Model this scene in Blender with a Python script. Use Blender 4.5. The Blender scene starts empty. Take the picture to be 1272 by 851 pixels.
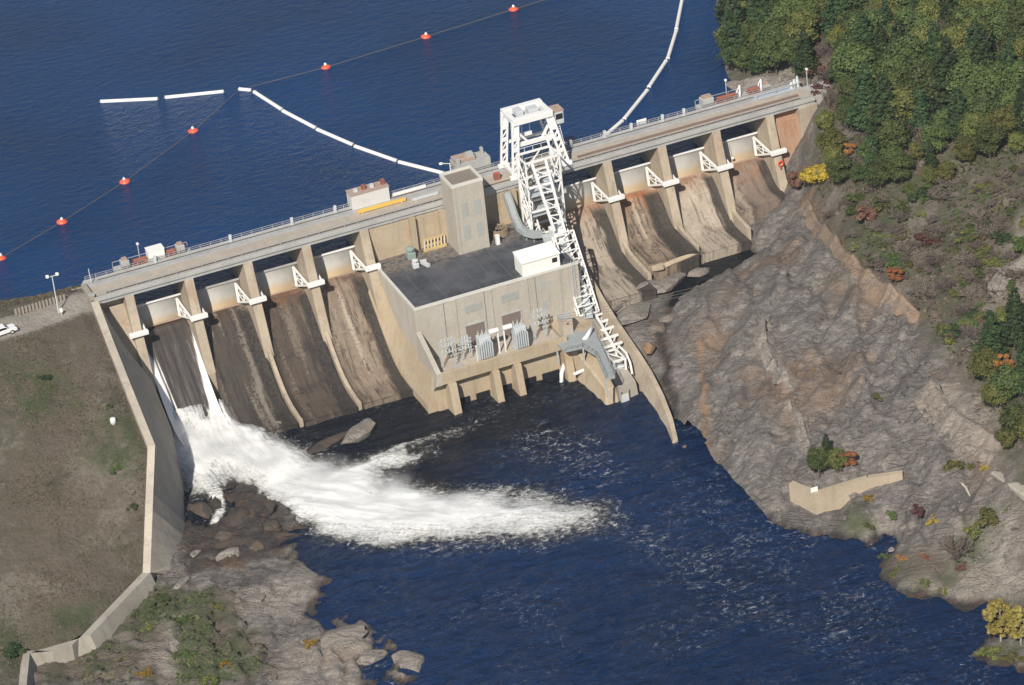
import bpy, bmesh, math, random
import numpy as np
from mathutils import Vector, Matrix
random.seed(7); RNG = np.random.default_rng(7)
sc = bpy.context.scene
COL = sc.collection
rad = math.radians

# ------------------------------------------------------------------ camera, sky, sun, exposure
FPX, PW, PH = 4500.0, 1272.0, 851.0
YAW, PITCH, ROLL = rad(19.79), rad(29.48), rad(-6.37)
CAM = np.array([-129.74, -560.94, 303.99])
_f = np.array([math.sin(YAW)*math.cos(PITCH), math.cos(YAW)*math.cos(PITCH), -math.sin(PITCH)])
_r = np.array([math.cos(YAW), -math.sin(YAW), 0.0]); _u = np.cross(_r, _f)
RX = math.cos(ROLL)*_r + math.sin(ROLL)*_u
UX = -math.sin(ROLL)*_r + math.cos(ROLL)*_u
cd = bpy.data.cameras.new('camera'); cam = bpy.data.objects.new('camera', cd); COL.objects.link(cam)
cd.sensor_width = 36.0; cd.lens = FPX/PW*36.0; cd.clip_start = 1.0; cd.clip_end = 6000.0
cam.matrix_world = Matrix(((RX[0], UX[0], -_f[0], CAM[0]), (RX[1], UX[1], -_f[1], CAM[1]),
                           (RX[2], UX[2], -_f[2], CAM[2]), (0, 0, 0, 1)))
sc.camera = cam

SUN_AZ, SUN_EL = 36.0, 41.0        # degrees to the west of straight downstream, and up
w = bpy.data.worlds.new('World'); sc.world = w; w.use_nodes = True
nt = w.node_tree; nt.nodes.clear()
sky = nt.nodes.new('ShaderNodeTexSky'); sky.sky_type = 'NISHITA'; sky.sun_disc = False
sky.sun_elevation = rad(SUN_EL); sky.sun_rotation = rad(180 + SUN_AZ); sky.altitude = 100; sky.dust_density = 0.6
bg = nt.nodes.new('ShaderNodeBackground'); bg.inputs['Strength'].default_value = 0.062
wo = nt.nodes.new('ShaderNodeOutputWorld')
nt.links.new(sky.outputs[0], bg.inputs[0]); nt.links.new(bg.outputs[0], wo.inputs[0])
sl = bpy.data.lights.new('sun', 'SUN'); sl.energy = 4.8; sl.angle = rad(0.5); sl.color = (1.0, 0.93, 0.82)
sun = bpy.data.objects.new('sun', sl); COL.objects.link(sun)
sdir = Vector((-math.sin(rad(SUN_AZ))*math.cos(rad(SUN_EL)), -math.cos(rad(SUN_AZ))*math.cos(rad(SUN_EL)), math.sin(rad(SUN_EL))))
sun.rotation_euler = (-sdir).to_track_quat('-Z', 'Y').to_euler(); sun.location = (0, 0, 200)
vs = sc.view_settings; vs.view_transform = 'Standard'; vs.look = 'None'; vs.exposure = 0.2; vs.gamma = 1.0; vs.use_curve_mapping = False
sc.cycles.use_denoising = True
sc.cycles.max_bounces = 6; sc.cycles.transparent_max_bounces = 12; sc.cycles.volume_bounces = 2

# ------------------------------------------------------------------ survey helpers (where a sight line meets a level)
def ray(px, py): return _f + RX*(px-PW/2)/FPX - UX*(py-PH/2)/FPX
def at(px, py, z):
    d = ray(px, py); return CAM + d*(z-CAM[2])/d[2]
def aty(px, py, y):
    d = ray(px, py); return CAM + d*(y-CAM[1])/d[1]
def atx(px, py, x):
    d = ray(px, py); return CAM + d*(x-CAM[0])/d[0]
def pj(P):
    v = np.asarray(P, float)-CAM; z = v@_f
    return PW/2+FPX*(v@RX)/z, PH/2-FPX*(v@UX)/z
ZW, ZR = -25.8, -7.2               # tailwater and reservoir levels

# ------------------------------------------------------------------ noise
def _hash(ix, iy, s):
    h = (ix.astype(np.int64)*374761393 + iy.astype(np.int64)*668265263 + s*1442695041) & 0xffffffff
    h = ((h ^ (h >> 13))*1274126177) & 0xffffffff
    return ((h ^ (h >> 16)) & 0xffff)/65535.0
def vnoise(x, y, s=0):
    x = np.asarray(x, float); y = np.asarray(y, float)
    ix, iy = np.floor(x), np.floor(y); fx, fy = x-ix, y-iy
    fx = fx*fx*(3-2*fx); fy = fy*fy*(3-2*fy)
    a, b = _hash(ix, iy, s), _hash(ix+1, iy, s); c, d = _hash(ix, iy+1, s), _hash(ix+1, iy+1, s)
    return (a+(b-a)*fx)*(1-fy)+(c+(d-c)*fx)*fy
def fbm(x, y, o=5, s=0, g=0.5):
    t, a, n = 0, 1.0, 0
    for k in range(o):
        t = t+a*vnoise(x*2**k+17.3*k, y*2**k-9.1*k, s+k); n += a; a *= g
    return t/n
def ridged(x, y, o=4, s=0):
    t, a, n = 0, 1.0, 0
    for k in range(o):
        t = t+a*(1-np.abs(2*vnoise(x*2**k+3.7*k, y*2**k+5.1*k, s+k)-1)); n += a; a *= 0.5
    return t/n
def sstep(a, b, x):
    t = np.clip((x-a)/(b-a), 0, 1); return t*t*(3-2*t)
def dens_line(P, k=14):
    P = np.array(P, float); t = np.linspace(0, len(P)-1, k*(len(P)-1)+1); o = []
    for q in t:
        i = min(int(q), len(P)-2); f = q-i; p0, p1, p2, p3 = P[max(i-1, 0)], P[i], P[i+1], P[min(i+2, len(P)-1)]
        o.append(0.5*((2*p1)+(-p0+p2)*f+(2*p0-5*p1+4*p2-p3)*f*f+(-p0+3*p1-3*p2+p3)*f**3))
    return [tuple(v) for v in o]
def in_poly(x, y, poly):
    inside = np.zeros(np.shape(x), bool); n = len(poly)
    for i in range(n):
        (x1, y1), (x2, y2) = poly[i][:2], poly[(i+1) % n][:2]
        c = ((y1 > y) != (y2 > y)) & (x < (x2-x1)*(y-y1)/(y2-y1+1e-12)+x1)
        inside ^= c
    return inside
def seg_dist(x, y, line):
    best = np.full(np.shape(x), 1e9); tt = np.zeros(np.shape(x)); L = 0.0
    for (a, b) in zip(line[:-1], line[1:]):
        ax, ay, bx, by = a[0], a[1], b[0], b[1]; l = math.hypot(bx-ax, by-ay)
        t = np.clip(((x-ax)*(bx-ax)+(y-ay)*(by-ay))/(l*l+1e-9), 0, 1)
        d = np.hypot(x-(ax+t*(bx-ax)), y-(ay+t*(by-ay)))
        m = d < best; best = np.where(m, d, best); tt = np.where(m, L+t*l, tt); L += l
    return best, tt/L
class RBF:
    def __init__(s, P, lam=0.5):
        P = np.array(P, float); s.P = P[:, :2]; n = len(P)
        K = np.linalg.norm(s.P[:, None]-s.P[None], axis=2)
        A = np.zeros((n+3, n+3)); A[:n, :n] = K-lam*np.eye(n)
        A[:n, n] = 1; A[:n, n+1:] = s.P; A[n, :n] = 1; A[n+1:, :n] = s.P.T
        s.w = np.linalg.solve(A, np.r_[P[:, 2], 0, 0, 0]); s.n = n
    def __call__(s, x, y):
        sh = np.shape(x); q = np.stack([np.ravel(x), np.ravel(y)], 1); o = np.empty(len(q))
        for i in range(0, len(q), 20000):
            b = q[i:i+20000]; K = np.linalg.norm(b[:, None]-s.P[None], axis=2)
            o[i:i+20000] = K@s.w[:s.n]+s.w[s.n]+b@s.w[s.n+1:]
        return o.reshape(sh)

# ------------------------------------------------------------------ objects
def tag(o, label=None, cat=None, group=None, kind=None):
    if label: o['label'] = label
    if cat: o['category'] = cat
    if group: o['group'] = group
    if kind: o['kind'] = kind
    return o
def thing(name, label, cat, loc=(0, 0, 0), rz=0.0, group=None):
    o = bpy.data.objects.new(name, None); COL.objects.link(o); o.empty_display_size = 0.5
    o.location = loc; o.rotation_euler = (0, 0, rz)
    return tag(o, label, cat, group)
class MB:
    """collects shapes and links them as one mesh"""
    def __init__(s): s.v = []; s.f = []; s.uv = {}
    def add(s, vs, fs):
        n = len(s.v); s.v += [tuple(map(float, p)) for p in vs]; s.f += [tuple(n+i for i in f) for f in fs]; return s
    def box(s, x0, x1, y0, y1, z0, z1):
        return s.add([(x0, y0, z0), (x1, y0, z0), (x1, y1, z0), (x0, y1, z0), (x0, y0, z1), (x1, y0, z1), (x1, y1, z1), (x0, y1, z1)],
                     [(0, 3, 2, 1), (4, 5, 6, 7), (0, 1, 5, 4), (1, 2, 6, 5), (2, 3, 7, 6), (3, 0, 4, 7)])
    def bar(s, p, q, w=0.2, h=None, up=(0, 0, 1)):
        h = w if h is None else h
        p = Vector([float(a) for a in p]); q = Vector([float(a) for a in q]); d = (q-p)
        if d.length < 1e-6: return s
        d.normalize(); up = Vector(up)
        if abs(d.dot(up)) > 0.98: up = Vector((0, 1, 0))
        a = d.cross(up).normalized()*w/2; b = a.cross(d).normalized()*h/2
        vs = [p-a-b, p+a-b, p+a+b, p-a+b, q-a-b, q+a-b, q+a+b, q-a+b]
        return s.add(vs, [(3, 2, 1, 0), (4, 5, 6, 7), (0, 1, 5, 4), (1, 2, 6, 5), (2, 3, 7, 6), (3, 0, 4, 7)])
    def tube(s, pts, r, n=8, caps=True, r1=None):
        pts = [Vector([float(a) for a in p]) for p in pts]; N = len(pts); rings = []
        for i, p in enumerate(pts):
            d = (pts[min(i+1, N-1)]-pts[max(i-1, 0)]).normalized()
            up = Vector((0, 0, 1)) if abs(d.z) < 0.95 else Vector((1, 0, 0))
            a = d.cross(up).normalized(); b = a.cross(d).normalized()
            rr = r if r1 is None else r+(r1-r)*i/max(1, N-1)
            rings.append([p+a*math.cos(t)*rr+b*math.sin(t)*rr for t in [2*math.pi*k/n for k in range(n)]])
        vs = [q for R in rings for q in R]; fs = []
        for i in range(N-1):
            for k in range(n):
                k2 = (k+1) % n; fs.append((i*n+k, i*n+k2, (i+1)*n+k2, (i+1)*n+k))
        if caps: fs.append(tuple(range(n))[::-1]); fs.append(tuple((N-1)*n+k for k in range(n)))
        return s.add(vs, fs)
    def lathe(s, prof, c=(0, 0, 0), n=12):
        vs = []; fs = []; m = len(prof)
        for k in range(n):
            t = 2*math.pi*k/n
            vs += [(c[0]+r*math.cos(t), c[1]+r*math.sin(t), c[2]+z) for r, z in prof]
        for k in range(n):
            k2 = (k+1) % n
            for i in range(m-1): fs.append((k*m+i, k2*m+i, k2*m+i+1, k*m+i+1))
        return s.add(vs, fs)
    def prism_x(s, poly, x0, x1):
        """polygon of (y, z) extruded from x0 to x1"""
        n = len(poly); vs = [(x0, y, z) for y, z in poly]+[(x1, y, z) for y, z in poly]
        fs = [tuple(range(n)), tuple(range(2*n-1, n-1, -1))]+[(i, i+n, (i+1) % n+n, (i+1) % n) for i in range(n)]
        return s.add(vs, fs)
    def hexa(s, b, t):
        """four bottom points and four top points"""
        return s.add(list(b)+list(t), [(0, 3, 2, 1), (4, 5, 6, 7), (0, 1, 5, 4), (1, 2, 6, 5), (2, 3, 7, 6), (3, 0, 4, 7)])
    def build(s, name, mat, parent=None, smooth=False, bevel=0.0, fix=True):
        me = bpy.data.meshes.new(name); me.from_pydata(s.v, [], s.f); me.update()
        if fix:
            bm = bmesh.new(); bm.from_mesh(me); bmesh.ops.recalc_face_normals(bm, faces=bm.faces)
            if bevel: bmesh.ops.bevel(bm, geom=bm.edges[:], offset=bevel, segments=1, affect='EDGES', clamp_overlap=True)
            bm.to_mesh(me); bm.free()
        if smooth: me.polygons.foreach_set('use_smooth', [True]*len(me.polygons))
        me.materials.append(mat)
        o = bpy.data.objects.new(name, me); COL.objects.link(o)
        if parent is not None: o.parent = parent
        return o
def local(parent, o):
    """keep a child's world-built mesh where it is under a moved parent"""
    o.matrix_parent_inverse = parent.matrix_world.inverted(); return o
def copy_tree(o, parent=None):
    c = o.copy(); COL.objects.link(c)
    if parent is not None: c.parent = parent
    for ch in list(o.children): copy_tree(ch, c)
    return c

# ------------------------------------------------------------------ materials
class NT:
    def __init__(s, name):
        s.m = bpy.data.materials.new(name); s.m.use_nodes = True; s.t = s.m.node_tree; s.t.nodes.clear()
        s.out = s.t.nodes.new('ShaderNodeOutputMaterial')
    def n(s, typ, **k):
        nd = s.t.nodes.new('ShaderNode'+typ)
        for a, b in k.items():
            if a.startswith('_'): s.put(nd, a[1:].replace('_', ' '), b)
            else: setattr(nd, a, b)
        return nd
    def put(s, nd, key, val):
        i = nd.inputs[int(key)] if key.isdigit() else nd.inputs[key]
        if hasattr(val, 'bl_idname') and hasattr(val, 'outputs'): val = val.outputs[0]
        if isinstance(val, bpy.types.NodeSocket): s.t.links.new(val, i)
        elif isinstance(val, tuple) and len(val) == 3 and i.type == 'RGBA': i.default_value = (*val, 1)
        elif isinstance(val, (int, float)) and i.type == 'RGBA': i.default_value = (val, val, val, 1)
        else: i.default_value = val
    def pos(s, sx=1, sy=1, sz=1):
        g = s.n('NewGeometry'); v = s.n('VectorMath', operation='MULTIPLY'); s.t.links.new(g.outputs['Position'], v.inputs[0])
        v.inputs[1].default_value = (sx, sy, sz); return v.outputs[0]
    def noise(s, vec, scale, detail=5, rough=0.55, dist=0.0):
        q = s.n('TexNoise'); s.t.links.new(vec, q.inputs['Vector']); q.inputs['Scale'].default_value = scale
        q.inputs['Detail'].default_value = detail; q.inputs['Roughness'].default_value = rough; q.inputs['Distortion'].default_value = dist
        return q.outputs['Fac']
    def ramp(s, fac, a, b, va=0.0, vb=1.0):
        q = s.n('MapRange', interpolation_type='SMOOTHSTEP'); s.put(q, 'Value', fac)
        for k, v in (('From Min', a), ('From Max', b), ('To Min', va), ('To Max', vb)): q.inputs[k].default_value = v
        return q.outputs[0]
    def mix(s, fac, a, b, mode='MIX'):
        q = s.n('MixRGB', blend_type=mode); s.put(q, '0', fac); s.put(q, '1', a); s.put(q, '2', b); return q.outputs[0]
    def math(s, op, a, b=0.0):
        q = s.n('Math', operation=op); s.put(q, '0', a); s.put(q, '1', b); return q.outputs[0]
    def attr(s, name):
        q = s.n('Attribute', attribute_name=name); return q.outputs['Fac']
    def bump(s, h, strength=0.3, dist=0.1, normal=None):
        q = s.n('Bump'); s.put(q, 'Height', h); q.inputs['Strength'].default_value = strength; q.inputs['Distance'].default_value = dist
        if normal is not None: s.t.links.new(normal, q.inputs['Normal'])
        return q.outputs[0]
    def principled(s, color, rough=0.8, normal=None, **k):
        p = s.n('BsdfPrincipled'); s.put(p, 'Base Color', color); s.put(p, 'Roughness', rough)
        if normal is not None: s.t.links.new(normal, p.inputs['Normal'])
        for a, b in k.items(): s.put(p, a.replace('_', ' '), b)
        s.t.links.new(p.outputs[0], s.out.inputs[0]); return p

def concrete(name, c1, c2, streak=0.5, rust=0.0, sc_=0.18, dark=0.45):
    T = NT(name); P = T.pos(); PS = T.pos(0.9, 0.9, 0.07)
    big = T.noise(P, sc_, 6, 0.6); fine = T.noise(P, 2.2, 4); st = T.noise(PS, 1.1, 5, 0.65)
    c = T.mix(T.ramp(big, 0.3, 0.7), c1, c2)
    c = T.mix(T.ramp(fine, 0.3, 0.75, 0.0, 0.35), c, tuple(v*0.62 for v in c1))
    c = T.mix(T.ramp(st, 0.52, 0.72, 0.0, streak), c, tuple(v*dark for v in c1))
    if rust:
        r = T.noise(T.pos(0.5, 0.5, 0.12), 0.9, 5, 0.6); c = T.mix(T.ramp(r, 0.55, 0.75, 0.0, rust), c, (0.30, 0.13, 0.05))
    T.principled(c, 0.9, T.bump(fine, 0.35, 0.05)); return T.m
def paint(name, c, rough=0.5, dirt=0.25, dirt_c=(0.22, 0.17, 0.12), metal=0.0):
    T = NT(name); P = T.pos(); a = T.noise(P, 0.9, 5, 0.6); b = T.noise(T.pos(1.3, 1.3, 0.2), 1.6, 4)
    col = T.mix(T.ramp(a, 0.5, 0.75, 0, dirt), c, dirt_c); col = T.mix(T.ramp(b, 0.5, 0.8, 0, dirt), col, tuple(v*0.55 for v in c))
    T.principled(col, rough, Metallic=metal); return T.m

M = {}
M['concrete'] = concrete('tan_concrete', (0.46, 0.40, 0.31), (0.36, 0.31, 0.24), 0.45, 0.25)
M['concrete_pier'] = concrete('pier_concrete', (0.47, 0.40, 0.31), (0.35, 0.29, 0.22), 0.6, 0.35)
M['concrete_wall'] = concrete('wall_concrete', (0.40, 0.37, 0.31), (0.30, 0.27, 0.23), 0.5, 0.1)
M['concrete_house'] = concrete('powerhouse_concrete', (0.47, 0.435, 0.375), (0.41, 0.375, 0.32), 0.28, 0.06)
M['concrete_side'] = concrete('streaked_concrete', (0.52, 0.49, 0.44), (0.48, 0.42, 0.33), 0.65, 0.1, dark=0.55)
M['concrete_tail'] = concrete('tailrace_concrete', (0.47, 0.39, 0.28), (0.40, 0.32, 0.22), 0.4, 0.4)
M['concrete_grey'] = concrete('grey_concrete', (0.46, 0.46, 0.45), (0.36, 0.36, 0.35), 0.3, 0.05)
M['deck_road'] = concrete('deck_road', (0.47, 0.41, 0.34), (0.38, 0.34, 0.29), 0.2, 0.2, sc_=0.4)
M['deck_strip'] = concrete('deck_strip', (0.42, 0.42, 0.42), (0.33, 0.33, 0.33), 0.2, 0.0, sc_=0.4)
M['white'] = paint('white_steel', (0.80, 0.80, 0.79), 0.45, 0.15)
M['white_shed'] = paint('white_sheet', (0.82, 0.82, 0.78), 0.5, 0.08)
M['grey_steel'] = paint('grey_steel', (0.42, 0.46, 0.48), 0.5, 0.2)
M['light_steel'] = paint('galvanised_steel', (0.55, 0.58, 0.60), 0.45, 0.2)
M['dark_steel'] = paint('dark_steel', (0.10, 0.09, 0.08), 0.6, 0.3)
M['rail'] = paint('railing_steel', (0.36, 0.36, 0.37), 0.5, 0.2)
M['rust'] = paint('rusty_steel', (0.27, 0.09, 0.06), 0.75, 0.4)
M['rust_roof'] = paint('rusty_roof', (0.38, 0.29, 0.24), 0.8, 0.5, (0.30, 0.14, 0.08))
M['yellow'] = paint('yellow_paint', (0.72, 0.47, 0.10), 0.5, 0.2)
M['stoplog'] = paint('faded_ochre', (0.52, 0.40, 0.19), 0.7, 0.5)
M['orange'] = paint('buoy_orange', (0.75, 0.12, 0.06), 0.4, 0.1)
M['float'] = paint('float_white', (0.80, 0.79, 0.76), 0.45, 0.1)
M['rope'] = paint('rope', (0.16, 0.13, 0.09), 0.9, 0.1)
M['glass'] = paint('dark_glass', (0.02, 0.02, 0.025), 0.15, 0.0)
M['dull_steel'] = paint('dull_steel', (0.30, 0.33, 0.34), 0.6, 0.3)
M['louver'] = paint('grey_louver', (0.36, 0.37, 0.35), 0.6, 0.2)
M['door'] = paint('brown_door', (0.19, 0.15, 0.13), 0.6, 0.2)
M['transformer'] = paint('transformer_grey', (0.50, 0.54, 0.56), 0.4, 0.12)
M['tyre'] = paint('tyre', (0.02, 0.02, 0.02), 0.8, 0.0)
M['wood'] = paint('bare_wood', (0.46, 0.40, 0.33), 0.85, 0.3)
M['stake'] = paint('timber', (0.30, 0.26, 0.22), 0.9, 0.3)
M['bark'] = paint('bark', (0.16, 0.13, 0.11), 0.9, 0.3)
M['bark_pale'] = paint('pale_bark', (0.42, 0.39, 0.35), 0.9, 0.3)
M['hose'] = paint('brown_hose', (0.24, 0.19, 0.13), 0.8, 0.3)

def tar_roof():
    T = NT('tar_roof'); P = T.pos(); a = T.noise(P, 0.22, 6, 0.6); b = T.noise(P, 1.2, 4)
    c = T.mix(T.ramp(a, 0.35, 0.65), (0.040, 0.045, 0.056), (0.085, 0.090, 0.105))
    c = T.mix(T.ramp(b, 0.45, 0.8, 0, 0.4), c, (0.12, 0.11, 0.10))
    y = T.n('SeparateXYZ'); T.t.links.new(P, y.inputs[0])
    back = T.ramp(T.math('ADD', y.outputs[1], T.math('MULTIPLY', a, 6.0)), -5.5, -1.0)
    c = T.mix(T.math('MULTIPLY', T.math('MULTIPLY', back, T.ramp(b, 0.35, 0.6)), 0.75), c, (0.23, 0.19, 0.15))
    st = T.noise(T.pos(0.16, 0.8, 1), 0.9, 4, 0.6); c = T.mix(T.ramp(st, 0.58, 0.70, 0, 0.7), c, (0.022, 0.023, 0.026))
    T.principled(c, 0.75, T.bump(b, 0.2, 0.03)); return T.m
M['tar'] = tar_roof()

def chute_mat(name, base, dark, streak_c, streak, rust, rust_len, band, speck=0.0):
    """spillway face: u across, v down; streaks run down the flow, rust below the gate, a wet growth band on the right edge"""
    T = NT(name); uv = T.n('UVMap').outputs[0]; s = T.n('SeparateXYZ'); T.t.links.new(uv, s.inputs[0]); U, V = s.outputs[0], s.outputs[1]
    P = T.pos(); vm = T.n('VectorMath', operation='MULTIPLY'); T.t.links.new(P, vm.inputs[0]); vm.inputs[1].default_value = (1.0, 0.075, 0.075)
    blot = T.noise(T.pos(1.0, 0.45, 0.45), 0.55, 7, 0.72, 0.4)
    st = T.noise(vm.outputs[0], 1.5, 8, 0.75, 0.2); st2 = T.noise(vm.outputs[0], 0.5, 3, 0.6); big = T.noise(P, 0.25, 6, 0.65); fine = T.noise(P, 2.0, 5, 0.6)
    c = T.mix(T.ramp(big, 0.3, 0.7), base, tuple(0.6*a+0.4*b for a, b in zip(base, dark)))
    c = T.mix(T.ramp(st, 0.50, 0.60, 0, 0.85), c, dark)
    c = T.mix(T.ramp(blot, 0.54, 0.62, 0, 0.75), c, tuple(v*0.75 for v in dark))
    c = T.mix(T.math('MULTIPLY', T.ramp(T.math('ABSOLUTE', T.math('SUBTRACT', T.math('FRACT', T.math('MULTIPLY', V, 7.0)), 0.5)), 0.03, 0.0), T.ramp(fine, 0.4, 0.6, 0, 0.5)), c, tuple(v*0.5 for v in dark))
    c = T.mix(T.ramp(T.math('MULTIPLY', st2, T.math('ADD', fine, 0.5)), 0.52, 0.68, 0, streak), c, streak_c)
    rm = T.math('MULTIPLY', T.ramp(T.math('ADD', V, T.math('MULTIPLY', T.math('SUBTRACT', st, 0.5), 0.5)), rust_len, 0.0), T.ramp(big, 0.3, 0.55))
    c = T.mix(T.math('MULTIPLY', rm, rust), c, (0.36, 0.12, 0.035))
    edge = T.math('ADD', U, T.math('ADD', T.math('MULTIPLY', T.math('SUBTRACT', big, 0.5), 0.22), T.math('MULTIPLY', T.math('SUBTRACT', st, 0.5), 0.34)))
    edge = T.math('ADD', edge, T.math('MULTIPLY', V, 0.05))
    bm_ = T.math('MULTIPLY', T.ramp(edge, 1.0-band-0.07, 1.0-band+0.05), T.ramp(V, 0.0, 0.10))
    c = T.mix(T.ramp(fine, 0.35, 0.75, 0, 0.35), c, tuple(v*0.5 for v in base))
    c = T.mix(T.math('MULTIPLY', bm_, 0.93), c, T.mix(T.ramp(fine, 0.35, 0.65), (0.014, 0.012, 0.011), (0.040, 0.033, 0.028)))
    if speck:
        sp = T.noise(T.pos(1, .35, .35), 1.5, 3); c = T.mix(T.ramp(sp, 0.70, 0.76, 0, speck), c, (0.45, 0.42, 0.38))
    T.principled(c, 0.88, T.bump(T.math('ADD', fine, st), 0.4, 0.08)); return T.m

def flow_noise(T, sx, sy, detail=6, rough=0.65, dist=0.4):
    cx = T.n('CombineXYZ'); T.put(cx, '0', T.math('MULTIPLY', T.attr('fs'), sx)); T.put(cx, '1', T.math('MULTIPLY', T.attr('fd'), sy)); return T.noise(cx.outputs[0], 1.0, detail, rough, dist)
def water_mat(name, deep, foam=False, wave=1.0, rough=0.1, streak=False):
    T = NT(name); P = T.pos()
    a = T.noise(T.pos(1.0, 1.6, 1), 0.35*wave, 4, 0.6, 0.3); b = T.noise(T.pos(1.0, 2.0, 1), 1.1*wave, 4, 0.6, 0.4)
    big = T.noise(P, 0.02, 3)
    h = T.math('ADD', T.math('MULTIPLY', a, 1.3), T.math('MULTIPLY', b, 0.6))
    if foam: h = T.math('ADD', h, T.math('MULTIPLY', T.noise(T.pos(0.55, 1.5, 1), 0.30, 5, 0.62, 0.5), 2.2))
    nrm = T.bump(h, 0.55 if not foam else 1.0, 0.55 if not foam else 0.8)
    col = T.mix(T.ramp(big, 0.35, 0.65), deep, tuple(v*0.72 for v in deep))
    p = T.principled(col, rough, nrm, IOR=1.33, Specular_IOR_Level=0.3)
    if foam:
        f = T.attr('foam'); n2 = T.noise(P, 0.9, 6, 0.7); n3 = T.noise(P, 0.07, 4, 0.6)
        def fil(vec, sc, wd, dist=1.2):
            return T.ramp(T.math('ABSOLUTE', T.math('SUBTRACT', T.noise(vec, sc, 6, 0.58, dist), 0.5)), wd, 0.0)
        lace = T.math('MAXIMUM', T.math('MULTIPLY', fil(T.pos(0.6, 1.2, 1), 0.12, 0.012, 2.2), 1.0), T.math('MULTIPLY', fil(T.pos(0.7, 1.4, 1), 0.34, 0.014, 1.8), 0.8))
        lace = T.math('MULTIPLY', lace, T.ramp(n2, 0.44, 0.64))
        thin = T.math('MULTIPLY', lace, T.math('MULTIPLY', T.ramp(f, 0.0, 0.30), T.ramp(T.math('ADD', n3, T.math('MULTIPLY', f, 0.6)), 0.47, 0.72)))
        n4 = T.math('ADD', T.math('MULTIPLY', T.noise(T.pos(0.8, 1.4, 1), 2.2, 6, 0.72, 0.3), 0.5), T.math('MULTIPLY', flow_noise(T, 0.30, 1.5), 0.5))
        solid = T.ramp(T.math('ADD', f, T.math('ADD', T.math('MULTIPLY', T.math('SUBTRACT', n2, 0.5), 1.0), T.math('MULTIPLY', T.math('SUBTRACT', n4, 0.5), 1.1))), 0.42, 0.86)
        caps = T.math('MULTIPLY', T.ramp(T.noise(T.pos(0.32, 1.25, 1), 0.62, 7, 0.68, 0.6), 0.67, 0.75), T.ramp(n3, 0.40, 0.62, 0.0, 0.7))
        thin = T.math('MAXIMUM', T.math('MULTIPLY', thin, 1.6), T.math('MULTIPLY', caps, 0.36))
        msk = T.math('MAXIMUM', solid, T.math('MULTIPLY', thin, 0.75))
        brown = T.mix(T.math('MULTIPLY', T.attr('dam_reflection'), 0.9), col, (0.006, 0.008, 0.011))  # river colour darkened near the dam, painting in its dark reflection
        brown = T.mix(T.math('MULTIPLY', T.ramp(f, 0.18, 0.6), 0.75), brown, (0.050, 0.046, 0.038))
        T.put(p, 'Base Color', T.mix(msk, brown, (0.70, 0.70, 0.68))); T.put(p, 'Roughness', T.mix(msk, rough, 0.9))
    return T.m
M['reservoir'] = water_mat('reservoir_water', (0.001, 0.032, 0.118), False, 1.1, 0.12)
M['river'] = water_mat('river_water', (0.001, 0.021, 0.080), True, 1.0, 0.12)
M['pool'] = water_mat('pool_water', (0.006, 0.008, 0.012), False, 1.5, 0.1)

def white_water_mat():
    T = NT('white_water'); P = T.pos(); f = T.attr('foam')
    n = T.noise(P, 0.30, 7, 0.68, 0.4); n2 = T.noise(P, 1.8, 6, 0.7); fl = flow_noise(T, 0.16, 0.85); f2 = flow_noise(T, 0.45, 2.4)
    q = T.math('ADD', T.math('MULTIPLY', T.math('SUBTRACT', fl, 0.5), 0.9), T.math('ADD', T.math('MULTIPLY', T.math('SUBTRACT', f2, 0.5), 0.7), T.math('MULTIPLY', T.math('SUBTRACT', n2, 0.5), 0.6)))
    a = T.ramp(T.math('ADD', f, T.math('MULTIPLY', q, 1.15)), 0.40, 1.05)
    c = T.mix(T.ramp(fl, 0.38, 0.64), (0.80, 0.80, 0.79), (0.60, 0.62, 0.62))
    c = T.mix(T.ramp(f2, 0.52, 0.72, 0, 0.45), c, (0.52, 0.55, 0.54)); c = T.mix(T.ramp(n, 0.48, 0.66, 0, 0.6), c, (0.78, 0.78, 0.77))
    T.principled(c, 1.0, T.bump(T.math('ADD', T.math('MULTIPLY', fl, 1.2), T.math('ADD', f2, T.math('MULTIPLY', n2, 0.3))), 0.22, 0.25), Alpha=a, Subsurface_Weight=0.5, Subsurface_Radius=(1.0, 1.0, 1.0), Subsurface_Scale=0.5); return T.m
M['white_water'] = white_water_mat()
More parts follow.
